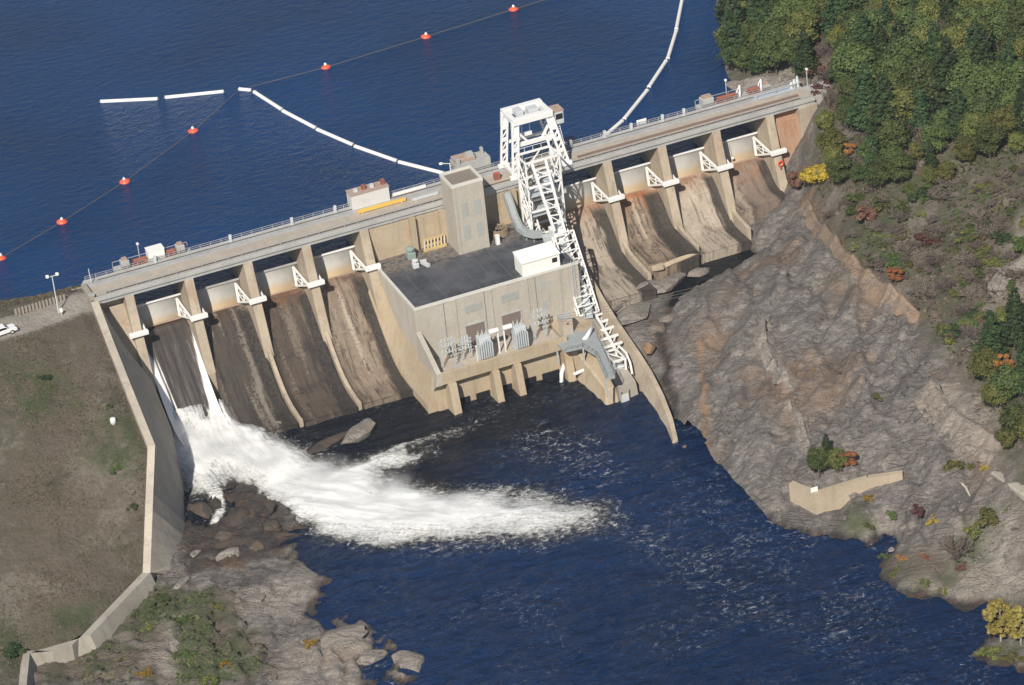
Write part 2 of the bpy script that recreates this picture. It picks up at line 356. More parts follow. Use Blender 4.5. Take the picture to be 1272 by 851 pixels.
def sheet_water_mat():
    T = NT('spill_sheet_water'); uv = T.n('UVMap').outputs[0]; s = T.n('SeparateXYZ'); T.t.links.new(uv, s.inputs[0]); U, V = s.outputs[0], s.outputs[1]
    vm = T.n('VectorMath', operation='MULTIPLY'); T.t.links.new(uv, vm.inputs[0]); vm.inputs[1].default_value = (26.0, 2.2, 1.0)
    st = T.noise(vm.outputs[0], 1.0, 6, 0.65, 0.4); st2 = T.noise(vm.outputs[0], 0.35, 3, 0.5)
    eL = T.math('MULTIPLY', T.ramp(T.math('SUBTRACT', U, T.math('MULTIPLY', V, 0.20)), 0.17, -0.02), T.ramp(V, 0.04, 0.30)); eR = T.math('MULTIPLY', T.ramp(T.math('ADD', U, T.math('MULTIPLY', V, 0.36)), 0.94, 1.12), T.ramp(V, -0.25, 0.12))
    e = T.math('MAXIMUM', eL, eR)
    f = T.math('ADD', T.math('MULTIPLY', e, 0.88), T.math('MULTIPLY', T.ramp(V, 0.58, 0.95), 0.75))
    line = T.math('MULTIPLY', T.ramp(T.math('ABSOLUTE', T.math('SUBTRACT', U, T.math('ADD', 0.13, T.math('MULTIPLY', V, 0.17)))), 0.03, 0.0), T.ramp(V, 0.1, 0.3))
    f = T.math('ADD', f, T.math('MULTIPLY', line, 0.4))
    msk = T.ramp(T.math('ADD', f, T.math('MULTIPLY', T.math('SUBTRACT', st, 0.5), 1.3)), 0.36, 0.72)
    soft = T.math('MULTIPLY', T.ramp(st, 0.45, 0.75), T.ramp(V, 0.25, 0.8, 0.05, 0.45))
    base = T.mix(T.ramp(st2, 0.3, 0.7), (0.040, 0.036, 0.036), (0.085, 0.070, 0.06))
    base = T.mix(soft, base, (0.35, 0.36, 0.37))
    T.principled(T.mix(msk, base, (0.84, 0.84, 0.83)), T.mix(msk, 0.25, 0.9), T.bump(st, 0.5, 0.15)); return T.m
M['sheet'] = sheet_water_mat()

def leaf_mat(name, c1, c2, c3=None):
    T = NT(name); P = T.pos(); n = T.noise(P, 0.55, 3, 0.6); n2 = T.noise(P, 2.3, 2); oi = T.n('ObjectInfo')
    c = T.mix(T.ramp(n, 0.35, 0.65), c1, c2); c = T.mix(T.ramp(n2, 0.4, 0.8, 0, 0.5), c, c3 or tuple(v*1.5 for v in c2))
    hs = T.n('HueSaturation'); T.put(hs, 'Color', c); T.put(hs, 'Value', T.ramp(oi.outputs['Random'], 0, 1, 0.72, 1.25))
    T.put(hs, 'Hue', T.ramp(oi.outputs['Random'], 0, 1, 0.485, 0.512))
    p = T.n('BsdfPrincipled'); T.put(p, 'Base Color', hs.outputs[0]); p.inputs['Roughness'].default_value = 0.6
    p.inputs['Specular IOR Level'].default_value = 0.25
    tr = T.n('BsdfTranslucent'); T.put(tr, 'Color', hs.outputs[0]); mx = T.n('MixShader'); mx.inputs[0].default_value = 0.25
    T.t.links.new(p.outputs[0], mx.inputs[1]); T.t.links.new(tr.outputs[0], mx.inputs[2]); T.t.links.new(mx.outputs[0], T.out.inputs[0]); return T.m
LEAF = {
 'pine': leaf_mat('pine_needles', (0.032, 0.060, 0.026), (0.058, 0.095, 0.036)),
 'green': leaf_mat('green_leaves', (0.058, 0.090, 0.030), (0.105, 0.135, 0.042)),
 'olive': leaf_mat('olive_leaves', (0.090, 0.108, 0.032), (0.155, 0.155, 0.045)),
 'yellow': leaf_mat('yellow_leaves', (0.27, 0.19, 0.025), (0.40, 0.28, 0.04)),
 'pale_yellow': leaf_mat('pale_yellow_leaves', (0.24, 0.20, 0.05), (0.36, 0.30, 0.08)),
 'orange': leaf_mat('orange_leaves', (0.26, 0.10, 0.035), (0.34, 0.15, 0.05)),
 'red': leaf_mat('red_brown_leaves', (0.12, 0.055, 0.045), (0.17, 0.085, 0.065)),
 'bare': leaf_mat('grey_brown_twigs', (0.13, 0.105, 0.09), (0.20, 0.165, 0.14)),
}

def east_z(p): return float(east_h(np.array([[p[0]]]), np.array([[p[1]]]))[0, 0])
def ground_left():
    T = NT('embankment_ground'); P = T.pos(); big = T.noise(P, 0.055, 5, 0.6); mid = T.noise(P, 0.22, 6, 0.65, 0.4); fine = T.noise(P, 1.6, 5, 0.7); sp = T.noise(P, 4.0, 3, 0.6)
    c = T.mix(T.ramp(big, 0.35, 0.65), (0.096, 0.080, 0.060), (0.128, 0.101, 0.079))
    c = T.mix(T.ramp(mid, 0.50, 0.68, 0, 0.75), c, (0.085, 0.080, 0.045))
    c = T.mix(T.math('MULTIPLY', T.ramp(T.noise(P, 0.085, 7, 0.72), 0.52, 0.62, 0, 0.85), T.ramp(fine, 0.35, 0.6)), c, (0.225, 0.20, 0.17))
    c = T.mix(T.ramp(T.noise(P, 0.13, 7, 0.7, 0.4), 0.55, 0.64, 0, 0.7), c, (0.058, 0.055, 0.034))
    c = T.mix(T.ramp(fine, 0.35, 0.7, 0, 0.55), c, (0.060, 0.055, 0.034))
    c = T.mix(T.ramp(sp, 0.62, 0.75, 0, 0.5), c, (0.30, 0.27, 0.22))
    c = T.mix(T.attr('road'), c, T.mix(T.ramp(fine, 0.3, 0.7), (0.33, 0.30, 0.26), (0.25, 0.225, 0.195)))
    c = T.mix(T.math('MULTIPLY', T.attr('lush'), T.ramp(mid, 0.38, 0.55)), c, T.mix(T.ramp(fine, .3, .7), (0.042, 0.056, 0.024), (0.070, 0.076, 0.036)))
    T.principled(c, 0.95, T.bump(T.math('ADD', T.math('MULTIPLY', mid, 1.5), fine), 0.8, 0.4)); return T.m
M['ground_left'] = ground_left()

def rock_ground():
    T = NT('rock_ground'); P = T.pos()
    rot = T.n('VectorRotate', rotation_type='Z_AXIS'); T.t.links.new(P, rot.inputs['Vector']); rot.inputs['Angle'].default_value = rad(28)
    st = T.n('VectorMath', operation='MULTIPLY'); T.t.links.new(rot.outputs[0], st.inputs[0]); st.inputs[1].default_value = (0.35, 1.6, 1.2)
    big = T.noise(P, 0.06, 6, 0.65, 0.3); mid = T.noise(P, 0.34, 9, 0.72, 0.3); strat = T.noise(st.outputs[0], 0.9, 9, 0.75, 0.25); fine = T.noise(P, 2.6, 6, 0.78); sub = T.noise(P, 0.16, 8, 0.7, 0.5)
    c = T.mix(T.ramp(strat, 0.38, 0.64), (0.128, 0.117, 0.112), (0.310, 0.280, 0.252))
    c = T.mix(T.ramp(sub, 0.50, 0.58, 0, 0.7), c, (0.180, 0.155, 0.138))
    c = T.mix(T.ramp(T.noise(P, 0.085, 8, 0.72, 0.8), 0.53, 0.60, 0, 0.65), c, (0.080, 0.074, 0.074))
    c = T.mix(T.ramp(T.noise(st.outputs[0], 0.22, 8, 0.7, 0.8), 0.58, 0.66, 0, 0.7), c, (0.34, 0.305, 0.27))
    c = T.mix(T.ramp(mid, 0.56, 0.66, 0, 0.6), c, (0.31, 0.28, 0.245))
    c = T.mix(T.math('MULTIPLY', T.ramp(big, 0.52, 0.66, 0, 0.55), T.ramp(mid, 0.40, 0.56)), c, (0.24, 0.150, 0.095))
    c = T.mix(T.ramp(fine, 0.34, 0.56, 0.75, 0.0), c, (0.085, 0.076, 0.072))
    c = T.mix(T.ramp(fine, 0.60, 0.74, 0.0, 0.45), c, (0.36, 0.33, 0.295))
    crk = T.n('TexVoronoi', feature='DISTANCE_TO_EDGE'); T.t.links.new(st.outputs[0], crk.inputs['Vector']); crk.inputs['Scale'].default_value = 0.7
    c = T.mix(T.math('MULTIPLY', T.ramp(crk.outputs['Distance'], 0.05, 0.0, 0, 0.7), T.ramp(sub, 0.46, 0.58)), c, (0.05, 0.046, 0.046))
    c = T.mix(T.math('MULTIPLY', T.attr('orange'), T.math('ADD', 0.35, T.math('MULTIPLY', 0.65, T.ramp(mid, 0.40, 0.58)))), c, (0.30, 0.18, 0.095))
    sc_ = T.mix(T.ramp(sub, 0.40, 0.60), (0.085, 0.088, 0.050), (0.165, 0.130, 0.105))
    sc_ = T.mix(T.ramp(fine, 0.4, 0.7, 0, 0.7), sc_, (0.065, 0.060, 0.045))
    sc_ = T.mix(T.ramp(T.noise(P, 0.10, 6, 0.65), 0.54, 0.62, 0, 0.7), sc_, (0.24, 0.205, 0.185))
    c = T.mix(T.math('MULTIPLY', T.attr('scrub'), T.ramp(T.math('ADD', mid, T.math('MULTIPLY', T.attr('scrub'), 0.25)), 0.42, 0.62)), c, sc_)
    c = T.mix(T.math('MULTIPLY', T.attr('pale'), T.ramp(T.math('ADD', fine, T.math('MULTIPLY', mid, 0.5)), 0.55, 0.85, 0.1, 0.9)), c, T.mix(T.ramp(strat, 0.4, 0.6), (0.29, 0.258, 0.225), (0.40, 0.355, 0.305)))
    gr = T.mix(T.ramp(fine, 0.3, 0.7), (0.045, 0.070, 0.028), (0.10, 0.11, 0.045))
    c = T.mix(T.math('MULTIPLY', T.attr('lush'), T.ramp(mid, 0.36, 0.52)), c, gr)
    c = T.mix(T.attr('wet'), c, T.mix(0.3, (0.020, 0.018, 0.018), T.mix(T.ramp(mid, 0.46, 0.58), (0.05, 0.038, 0.032), (0.20, 0.11, 0.06))))
    nb = T.bump(T.math('SUBTRACT', T.math('ADD', strat, T.math('MULTIPLY', fine, 0.9)), T.math('MULTIPLY', T.ramp(crk.outputs['Distance'], 0.08, 0.0), T.ramp(sub, 0.44, 0.60, 0.0, 0.5))), 0.9, 0.45)
    T.principled(c, T.mix(T.attr('wet'), 0.92, 0.35), nb); return T.m
M['rock'] = rock_ground()

# ------------------------------------------------------------------ terrain sheets
def sheet(name, X0, X1, Y0, Y1, step, hf, mat, attrs=None, keep=None, kind='structure', smooth=True):
    xs = np.arange(X0, X1+step/2, step); ys = np.arange(Y0, Y1+step/2, step)
    gx, gy = np.meshgrid(xs, ys); gz = hf(gx, gy); ny, nx = gx.shape
    idx = np.arange(nx*ny).reshape(ny, nx)
    q = np.stack([idx[:-1, :-1], idx[:-1, 1:], idx[1:, 1:], idx[1:, :-1]], -1).reshape(-1, 4)
    if keep is not None:
        k = keep(gx, gy, gz).ravel(); q = q[k[q].all(1)]
    used = np.unique(q); remap = -np.ones(nx*ny, np.int64); remap[used] = np.arange(len(used)); q = remap[q]
    co = np.stack([gx, gy, gz], -1).reshape(-1, 3)[used]
    me = bpy.data.meshes.new(name); me.vertices.add(len(co)); me.vertices.foreach_set('co', co.ravel().astype(np.float32))
    me.loops.add(q.size); me.loops.foreach_set('vertex_index', q.ravel().astype(np.int32))
    me.polygons.add(len(q)); me.polygons.foreach_set('loop_start', np.arange(0, q.size, 4, dtype=np.int32))
    me.polygons.foreach_set('loop_total', np.full(len(q), 4, np.int32)); me.update(calc_edges=True)
    if smooth: me.polygons.foreach_set('use_smooth', [True]*len(q))
    for an, fn in (attrs or {}).items():
        a = me.attributes.new(an, 'FLOAT', 'POINT'); a.data.foreach_set('value', fn(co[:, 0], co[:, 1], co[:, 2]).astype(np.float32))
    me.materials.append(mat); o = bpy.data.objects.new(name, me); COL.objects.link(o)
    if kind: o['kind'] = kind
    return o
def pmask(polys, soft=2.5, noise=2.0, s=11):
    """soft-edged mask of ground patches given as lists of points on the ground"""
    def fn(x, y, z):
        wx = x+(fbm(x*0.35, y*0.35, 4, s)-0.5)*2*noise; wy = y+(fbm(x*0.35+50, y*0.35, 4, s+3)-0.5)*2*noise
        o = np.zeros(len(x))
        for P in polys:
            ins = in_poly(wx, wy, P); d, _ = seg_dist(wx, wy, list(P)+[P[0]])
            o = np.maximum(o, np.where(ins, np.clip(0.5+d/soft, 0, 1), np.clip(0.5-d/soft, 0, 1)))
        return o
    return fn
def lmask(lines, wdt, soft=1.0, noise=1.0, s=5):
    def fn(x, y, z):
        wx = x+(fbm(x*0.4, y*0.4, 4, s)-0.5)*2*noise; wy = y+(fbm(x*0.4+50, y*0.4, 4, s+3)-0.5)*2*noise
        o = np.zeros(len(x))
        for L, ww in zip(lines, wdt):
            d, _ = seg_dist(wx, wy, L); o = np.maximum(o, 1-sstep(ww*0.5-soft*0.5, ww*0.5+soft*0.5, d))
        return o
    return fn

# --- training wall of the west bank: crest and foot lines
W_TOP = [(-5.2, -1.0, 0.25), (-6.1, -12, -2.9), (-7.0, -24, -6.0), (-8.0, -38, -9.7), (-12.6, -47.8, -16.0), (-16.9, -57.0, -21.9)]
W_FOOT = [(-2.6, -0.5, -9), (0.6, -7, -15), (1.2, -13, -22), (-0.9, -25, -26.4), (-6.4, -43.4, -26.4), (-11.0, -52.5, -25.6)]
LOW = [(-16.9, -57.0, -21.9), (-31.4, -69.6, -22.0), (-41.6, -69.3, -22.0), (-44.7, -78.0, -22.0), (-46.5, -100.0, -22.2)]
bank_pts = [(-5, -1, -.25), (-5, 6, -.25), (-25, -5, -.1), (-25, 3, -.1), (-60, -7, 0), (-60, 2, 0), (-105, -10, 0), (-105, 0, 0), (-10, -4, -1.0), (-12, 3, -.2)]
bank_pts += [tuple(at(px, py, ZR)) for px, py in ((0, 373), (40, 368), (75, 362), (108, 351), (125, 343))]
bank_pts += [(-60, 24, -7.2), (-105, 22, -7.2), (-20, 36, -11), (-60, 38, -11), (-105, 36, -11), (0, 24, -10)]
bank_pts += [(-7.3, -12, -3.2), (-8.2, -24, -6.4), (-9.4, -38, -10.3), (-14.2, -47.8, -16.6), (-18.4, -57, -22.3), (-32, -68, -22.5), (-41.5, -67.8, -22.5), (-46, -78, -22.5)]
bank_pts += [(-25, -20, -5.4), (-30, -38, -11.0), (-34, -55, -17.8), (-50, -20, -5), (-60, -40, -11.5), (-60, -60, -18.4), (-62, -76, -22.0), (-95, -72, -21), (-95, -40, -11), (-62, -98, -22.6), (-95, -105, -22.6), (-48, -100, -22.6)]
bank_rbf = RBF(bank_pts, 0.6)
def bank_h(x, y):
    d, _ = seg_dist(np.ravel(x), np.ravel(y), [p[:2] for p in W_TOP]+[p[:2] for p in LOW[1:]]); d = d.reshape(np.shape(x))
    return bank_rbf(x, y)-0.75*(1-sstep(.8, 4.0, d))+(fbm(x*.22, y*.22, 5, 3)-.5)*0.9+(fbm(x*1.1, y*1.1, 3, 9)-.5)*0.35
cut = [(-4.5, 9.0)]+[(p[0]-0.55, p[1]) for p in W_TOP]+[(p[0]-0.3, p[1]+0.4) for p in LOW[1:]]+[(-46.5, -130), (60, -130), (60, 9)]
road_poly = [tuple(at(px, py, 0))[:2] for px, py in ((-30, 432), (20, 417), (60, 402), (112, 381), (116, 362), (85, 366), (40, 383), (-30, 402))]
lush_l = [[tuple(at(px, py, z))[:2] for px, py in P] for P, z in (
    (((110, 560), (170, 555), (185, 580), (150, 592), (110, 585)), -12), (((0, 790), (30, 800), (32, 830), (0, 830)), -22),
    (((0, 470), (70, 470), (90, 500), (20, 515)), -5), (((130, 520), (175, 525), (170, 548), (140, 545)), -9), (((70, 760), (130, 745), (120, 775), (75, 780)), -21),
    (((20, 362), (60, 360), (120, 345), (118, 356), (70, 370), (0, 385)), -4))]
sheet('embankment', -108, -3, -118, 38, 0.75, bank_h, M['ground_left'],
      {'road': pmask([road_poly], 1.2, 0.6), 'lush': pmask(lush_l, 4, 3)}, lambda x, y, z: ~in_poly(x, y, cut))

# --- river shore below the west wall
def P3(L): return [tuple(at(px, py, z)) for px, py, z in L]
shore_pts = P3([(230, 760, -23.8), (280, 800, -23.6), (340, 800, -24), (400, 800, -24.2), (450, 802, -24.9), (440, 842, -24.9), (375, 735, -24.7), (340, 715, -24.2), (300, 702, -24.3),
    (250, 722, -23.8), (200, 800, -23.5), (120, 840, -23.8), (60, 848, -24), (300, 848, -24), (512, 822, -25.1), (500, 835, -25.3), (242, 650, -24.6), (245, 625, -25.2), (310, 632, -23.4), (335, 655, -24.4), (295, 665, -24.2), (262, 680, -24.9), (290, 602, -25.0),
    (388, 708, -25.6), (398, 735, -25.7), (388, 768, -26.0), (425, 776, -25.6), (452, 778, -25.5), (487, 803, -25.7), (350, 676, -25.8), (405, 760, -26.8),
    (425, 700, -27.6), (400, 690, -27), (445, 745, -27.3), (468, 838, -27.0), (478, 815, -26.6), (545, 800, -28), (600, 848, -28), (268, 615, -26.8), (273, 640, -26.6), (262, 652, -26.3), (378, 640, -27), (355, 605, -27.5), (490, 770, -27.6), (230, 600, -27), (300, 575, -28), (420, 660, -28), (535, 835, -27.5), (500, 860, -26.8)])
shore_pts += [(-12, -54, -24.5), (-25, -69, -24.6), (-36, -76, -24.8), (-43, -90, -24.9), (-50, -120, -24.5), (-20, -120, -24.3), (8, -122, -25), (-8, -35, -28), (30, -40, -29), (40, -80, -29), (40, -120, -28)]
shore_rbf = RBF(shore_pts, 0.25)
def saw2(x, y, q, lam, amp, sd):
    q = q/lam+(fbm(x*.07, y*.07, 4, sd)-.5)*3.0+(fbm(x*.35, y*.35, 3, sd+7)-.5)*.8; fr = q-np.floor(q); return amp*(np.minimum(fr/.86, (1-fr)/.14)-.5)*(.3+1.2*vnoise(x*.12, y*.12, sd+2))
def shore_h(x, y):
    b = shore_rbf(x, y); b = b+saw2(x, y, x*.9-y*.4, 6.0, .9, 171)+saw2(x, y, x*.5+y*.8, 3.2, .5, 181)+saw2(x, y, x*.8-y*.6, 1.7, .28, 191); return b+.6*((ridged(x*.16+y*.05, y*.2-x*.06, 5, 21)-.62)*1.5+(fbm(x*.9, y*.9, 3, 8)-.5)*0.4)
def lw(polys): return [[tuple(at(px, py, -24))[:2] for px, py in P] for P in polys]
lush_s = lw([((190, 735), (260, 738), (262, 851), (225, 851), (215, 790)), ((160, 735), (200, 730), (210, 760), (175, 790)), ((265, 800), (330, 830), (260, 851))])
scrub_s = lw([((40, 812), (190, 722), (300, 740), (330, 800), (300, 851), (40, 851))])
pale_s = lw([((300, 735), (385, 705), (395, 735), (370, 765), (300, 765)), ((350, 800), (440, 775), (490, 800), (440, 851), (340, 851)), ((490, 805), (525, 805), (525, 845), (490, 840)), ((200, 760), (230, 755), (225, 845), (205, 845))])
orange_s = lw([((265, 690), (300, 688), (298, 705), (268, 705)), ((400, 800), (450, 795), (450, 815), (400, 820))])
wet_line = lambda x, y, z: np.maximum(1-sstep(-25.75, -25.15, z+(fbm(x, y, 3, 4)-.5)*.6), pmask(lw([((215, 590), (345, 590), (365, 670), (330, 690), (225, 690)), ((225, 690), (300, 690), (300, 700), (230, 712))]), 2.0, 1.2)(x, y, z)*0.85)
sheet('river_shore', -62, 34, -126, -26, 0.5, shore_h, M['rock'],
      {'lush': pmask(lush_s, 3, 2.5), 'scrub': pmask(scrub_s, 4, 3), 'pale': pmask(pale_s, 3, 1.5), 'orange': pmask(orange_s, 2, 1.5), 'wet': wet_line},
      lambda x, y, z: (z > -28.5) & ~in_poly(x, y, [(-8, -26), (1.5, -26), (-0.5, -34), (-8, -34)]))

# --- east bank: rock, hillside and the wooded slope
east_px = [
 (850, 555, -25.8), (872, 582, -25.8), (905, 610, -25.8), (945, 640, -25.8), (980, 654, -25.7), (1012, 655, -25.5), (1040, 668, -25.7), (1085, 690, -25.8), (1108, 668, -25.6),
 (1092, 702, -25.8), (1100, 722, -25.8), (1140, 742, -25.8), (1200, 755, -25.8), (1224, 745, -25.6), (1272, 730, -24.4), (1207, 812, -25.6), (1240, 795, -24.9), (1272, 800, -24.8), (1300, 845, -25.6), (1230, 832, -26.2), (1228, 772, -26.4), (1250, 765, -26.0),
 (800, 600, -29), (900, 700, -29), (1000, 760, -29), (1100, 800, -29), (1180, 830, -28.5), (1160, 785, -28), (822, 545, -28), (860, 610, -28.5), (1040, 710, -28), (1060, 690, -27.2), (950, 680, -28),
 (845, 520, -23.8), (838, 440, -21.4), (870, 555, -24.0), (880, 480, -20.3), (930, 560, -21.8), (900, 400, -17.5), (862, 372, -18.2), (893, 350, -17.6), (950, 350, -15.3), (1000, 330, -13), (965, 300, -15), (945, 278, -15.8), (1005, 275, -12.5), (985, 257, -13.2),
 (1050, 400, -14), (1100, 400, -12.8), (1140, 402, -12), (1000, 450, -16.5), (1000, 550, -19.8), (1050, 550, -18.5), (1100, 480, -15), (1150, 500, -13.6), (1180, 560, -16), (1210, 480, -12.5), (1272, 560, -13), (1240, 520, -12.3), (1090, 600, -20.2), (1125, 592, -19.6), (1060, 585, -20.4), (1000, 600, -21.5),
 (1100, 640, -22.8), (1150, 640, -21), (1200, 600, -18.5), (1272, 640, -18), (1272, 700, -21.8), (1200, 700, -23.6), (1150, 700, -24.4), (1120, 722, -25.0), (1200, 738, -25.1), (1050, 640, -24.3), (1075, 665, -25.2),
 (850, 345, -21.6), (915, 322, -22.2), (890, 332, -22.2), (945, 320, -21.6), (835, 365, -22.0), (828, 400, -22.4), (815, 430, -22.6), (828, 470, -23.6), (836, 510, -25.5), (770, 360, -20.0), (800, 385, -20), (790, 410, -20.8),
 (1030, 240, -8), (1060, 270, -8), (1100, 340, -8.6), (1160, 380, -9), (1210, 430, -9.5), (1272, 420, -6), (1100, 280, -5), (1160, 300, -5), (1272, 330, -3), (1200, 240, 0.5), (1272, 220, 3.5), (1100, 230, -2), (1050, 200, -3.2), (1020, 180, -5.5), (1000, 225, -11),
 (1012, 135, -1.2), (1060, 120, 2.5), (1150, 130, 5.5), (1272, 140, 8), (1150, 50, 10), (1272, 40, 14), (1050, 40, 5), (980, 60, -1.5), (950, 88, -3.5), (1000, 102, -1.0), (1330, 250, 5), (1330, 430, -4), (1330, 600, -12), (1330, 700, -18),
 (905, 97, -7.2), (895, 58, -7.2), (887, 12, -7.2), (900, 112, -8.2), (885, -40, -7.2), (878, 45, -10), (850, 60, -13), (800, 150, -15), (860, -20, -11)]
east_pts = P3(east_px)+[(100, -2, -21), (110, -2, -20), (120, -3, -19), (127, -4, -18), (95, 6, -18), (110, 6, -17), (124, 7, -13), (131, 4, -11), (136, 2, -9), (140, 3, -2.0), (141, 7, -1.0), (146, 5, -0.6), (79, -70, -28), (77, -40, -28), (82, -20, -24), (79, -55, -27)]
east_pts += [(260, -60, 8), (260, 20, 22), (260, 110, 26), (180, 110, 8), (230, -140, -18), (160, -185, -26), (90, -185, -30), (160, 112, -9)]
east_rbf = RBF(east_pts, 0.35)
ledge = P3([(1000, 250, -12.5), (1022, 288, -12), (1060, 335, -11.6), (1100, 370, -11.4), (1142, 397, -11.4)])
crest2 = P3([(1150, 483, -12.5), (1180, 530, -13.5), (1240, 560, -14.5)])
pale_ridge = P3([(952, 396, -15.8), (948, 425, -16.8), (962, 455, -17.4), (982, 482, -18)])
pale_ridge2 = P3([(972, 500, -18.4), (992, 525, -19), (1000, 560, -20)])
dyke = P3([(868, 420, -18.8), (874, 480, -20.5), (876, 530, -22.5), (880, 575, -24)])
rock_zone = [tuple(at(px, py, z))[:2] for px, py, z in ((832, 352, -19), (905, 300, -17), (930, 262, -15.5), (990, 240, -12.5), (1040, 300, -10), (1150, 400, -11), (1205, 470, -11.5), (1250, 580, -15), (1272, 700, -20), (1180, 690, -23), (1040, 670, -25.6), (940, 640, -26.5), (850, 560, -26.5), (832, 440, -21))]
FRONT2 = [tuple(at(px, py, -22.0))[:2] for px, py in ((1040, 606), (1078, 598), (1126, 590), (1128, 606), (1090, 622), (1045, 636))]
FRONT = [tuple(at(px, py, -23.5))[:2] for px, py in ((974, 608), (1012, 622), (1052, 610), (1050, 640), (1035, 672), (1012, 672), (972, 660))]
def east_h(x, y):
    b = east_rbf(x, y); sh = np.shape(x); xf, yf = np.ravel(x), np.ravel(y)
    c, s = math.cos(rad(28)), math.sin(rad(28)); u, v = c*xf+s*yf, -s*xf+c*yf
    rz = pmask([rock_zone], 10, 3)(xf, yf, yf)
    n = (ridged(u*.06, v*.17, 5, 31)-.62)*3.4+(ridged(u*.25, v*.5, 4, 37)-.6)*1.1+(fbm(xf*1.0, yf*1.0, 3, 41)-.5)*.5
    def saw(q, lam, amp, sd):
        q = q/lam+(fbm(xf*.06, yf*.06, 4, sd)-.5)*1.5+(fbm(xf*.3, yf*.3, 3, sd+7)-.5)*.32; fr = q-np.floor(q); k = np.floor(q); a_ = _hash(k.astype(np.int64), np.floor(xf*.0+yf*.05+(fbm(xf*.1, yf*.1, 2, sd+3)*3)).astype(np.int64), sd)
        return amp*(np.minimum(fr/.86, (1-fr)/.14)-.5)*(.35+1.1*a_)
    n = n*.75+rz*(saw(xf*.95-yf*.30, 8.5, 1.5, 131)+saw(xf*.6-yf*.8, 5.5, .9, 141)+saw(xf*.9+yf*.5, 3.3, .38, 151))
    n = n*(0.3+0.7*rz)
    for L, hgt, ww in ((ledge, 0.6, 2.4), (crest2, 0.6, 2.6), (pale_ridge, 0.9, 1.2), (pale_ridge2, 0.5, 1.0), (dyke, 0.5, 0.8)):
        d, t = seg_dist(xf, yf, L); n = n+hgt*(1-sstep(0.2, ww, d+(fbm(xf*.7, yf*.7, 3, 55)-.5)*1.2))
    d, t = seg_dist(xf+1.6, yf-1.6, [(p[0]+2.2, p[1]+1.8) for p in ledge]); n = n-1.8*(1-sstep(0.3, 2.2, d))
    h = b.ravel()+n.ravel(); k2 = pmask([FRONT2], 1.5, .4)(xf, yf, yf); h = h*(1-k2)+np.minimum(h, -22.9+.35*(xf-95)*(xf > 95)+(fbm(xf*.8, yf*.8, 3, 47)-.5)*.6)*k2; k = pmask([FRONT], 2.0, .5)(xf, yf, yf); h = h*(1-k)+np.minimum(h, -24.9+(fbm(xf*.8, yf*.8, 3, 47)-.5)*.8)*k
    return h.reshape(sh)
def we(polys): return [[tuple(at(px, py, z))[:2] for px, py in P] for P, z in polys]
orange_e = we([(((870, 395), (895, 385), (915, 395), (905, 425), (880, 445), (868, 430)), -18), (((905, 320), (985, 320), (1000, 340), (930, 340)), -16), (((1030, 350), (1110, 385), (1100, 400), (1040, 375)), -13), (((940, 480), (1000, 440), (1080, 460), (1050, 500), (980, 520)), -17), (((870, 560), (885, 555), (890, 590), (872, 585)), -25), (((860, 300), (905, 285), (930, 300), (900, 320)), -16), (((1160, 510), (1185, 500), (1240, 550), (1215, 560)), -13.5), (((1090, 690), (1200, 690), (1180, 712), (1110, 712)), -24), (((1100, 310), (1120, 310), (1120, 355), (1100, 355)), -8), (((1010, 115), (1040, 40), (1050, 60), (1030, 120)), 0)])
pale_e = we([(((1090, 715), (1200, 720), (1272, 700), (1272, 745), (1200, 757), (1100, 740)), -24.8), (((1180, 660), (1272, 660), (1272, 700), (1200, 710)), -22), (((1060, 655), (1110, 655), (1090, 690), (1060, 680)), -25), (((1230, 350), (1272, 300), (1272, 370), (1240, 380)), -4), (((1145, 480), (1200, 490), (1240, 530), (1200, 540)), -13), (((900, 95), (1000, 100), (1000, 120), (900, 125)), -5)])
scrub_e = we([(((1010, 130), (1100, 60), (1272, 0), (1400, 0), (1400, 640), (1230, 600), (1205, 470), (1150, 400), (1040, 300), (985, 245)), -4), (((1060, 660), (1120, 600), (1272, 580), (1400, 640), (1400, 760), (1230, 740), (1140, 730)), -22), (((890, 0), (1100, 0), (1100, 130), (900, 100)), -3)])
lush_e = we([(((1200, 660), (1235, 665), (1230, 700), (1180, 700)), -22.5), (((1095, 720), (1150, 725), (1150, 742), (1100, 738)), -25), (((1050, 640), (1085, 645), (1080, 660), (1055, 660)), -24.5), (((1207, 805), (1272, 800), (1272, 825), (1215, 825)), -25.3), (((1040, 270), (1120, 250), (1272, 195), (1272, 215), (1100, 280), (1050, 300)), -3)])
wet_shade_e = lambda x, y, z: np.maximum(1-sstep(-25.75, -25.1, z+(fbm(x, y, 3, 4)-.5)*.7), pmask(we([(((840, 335), (900, 308), (962, 318), (890, 340), (850, 352), (838, 380), (829, 420), (838, 470), (846, 540), (836, 540), (826, 470), (816, 425), (828, 375)), -20.5)]), 1.4, 1.2)(x, y, z)*.9*(y < 0))  # wet rock at the waterline; channel patch also paints in water and shadow
rz_f = pmask([rock_zone], 6, 3)
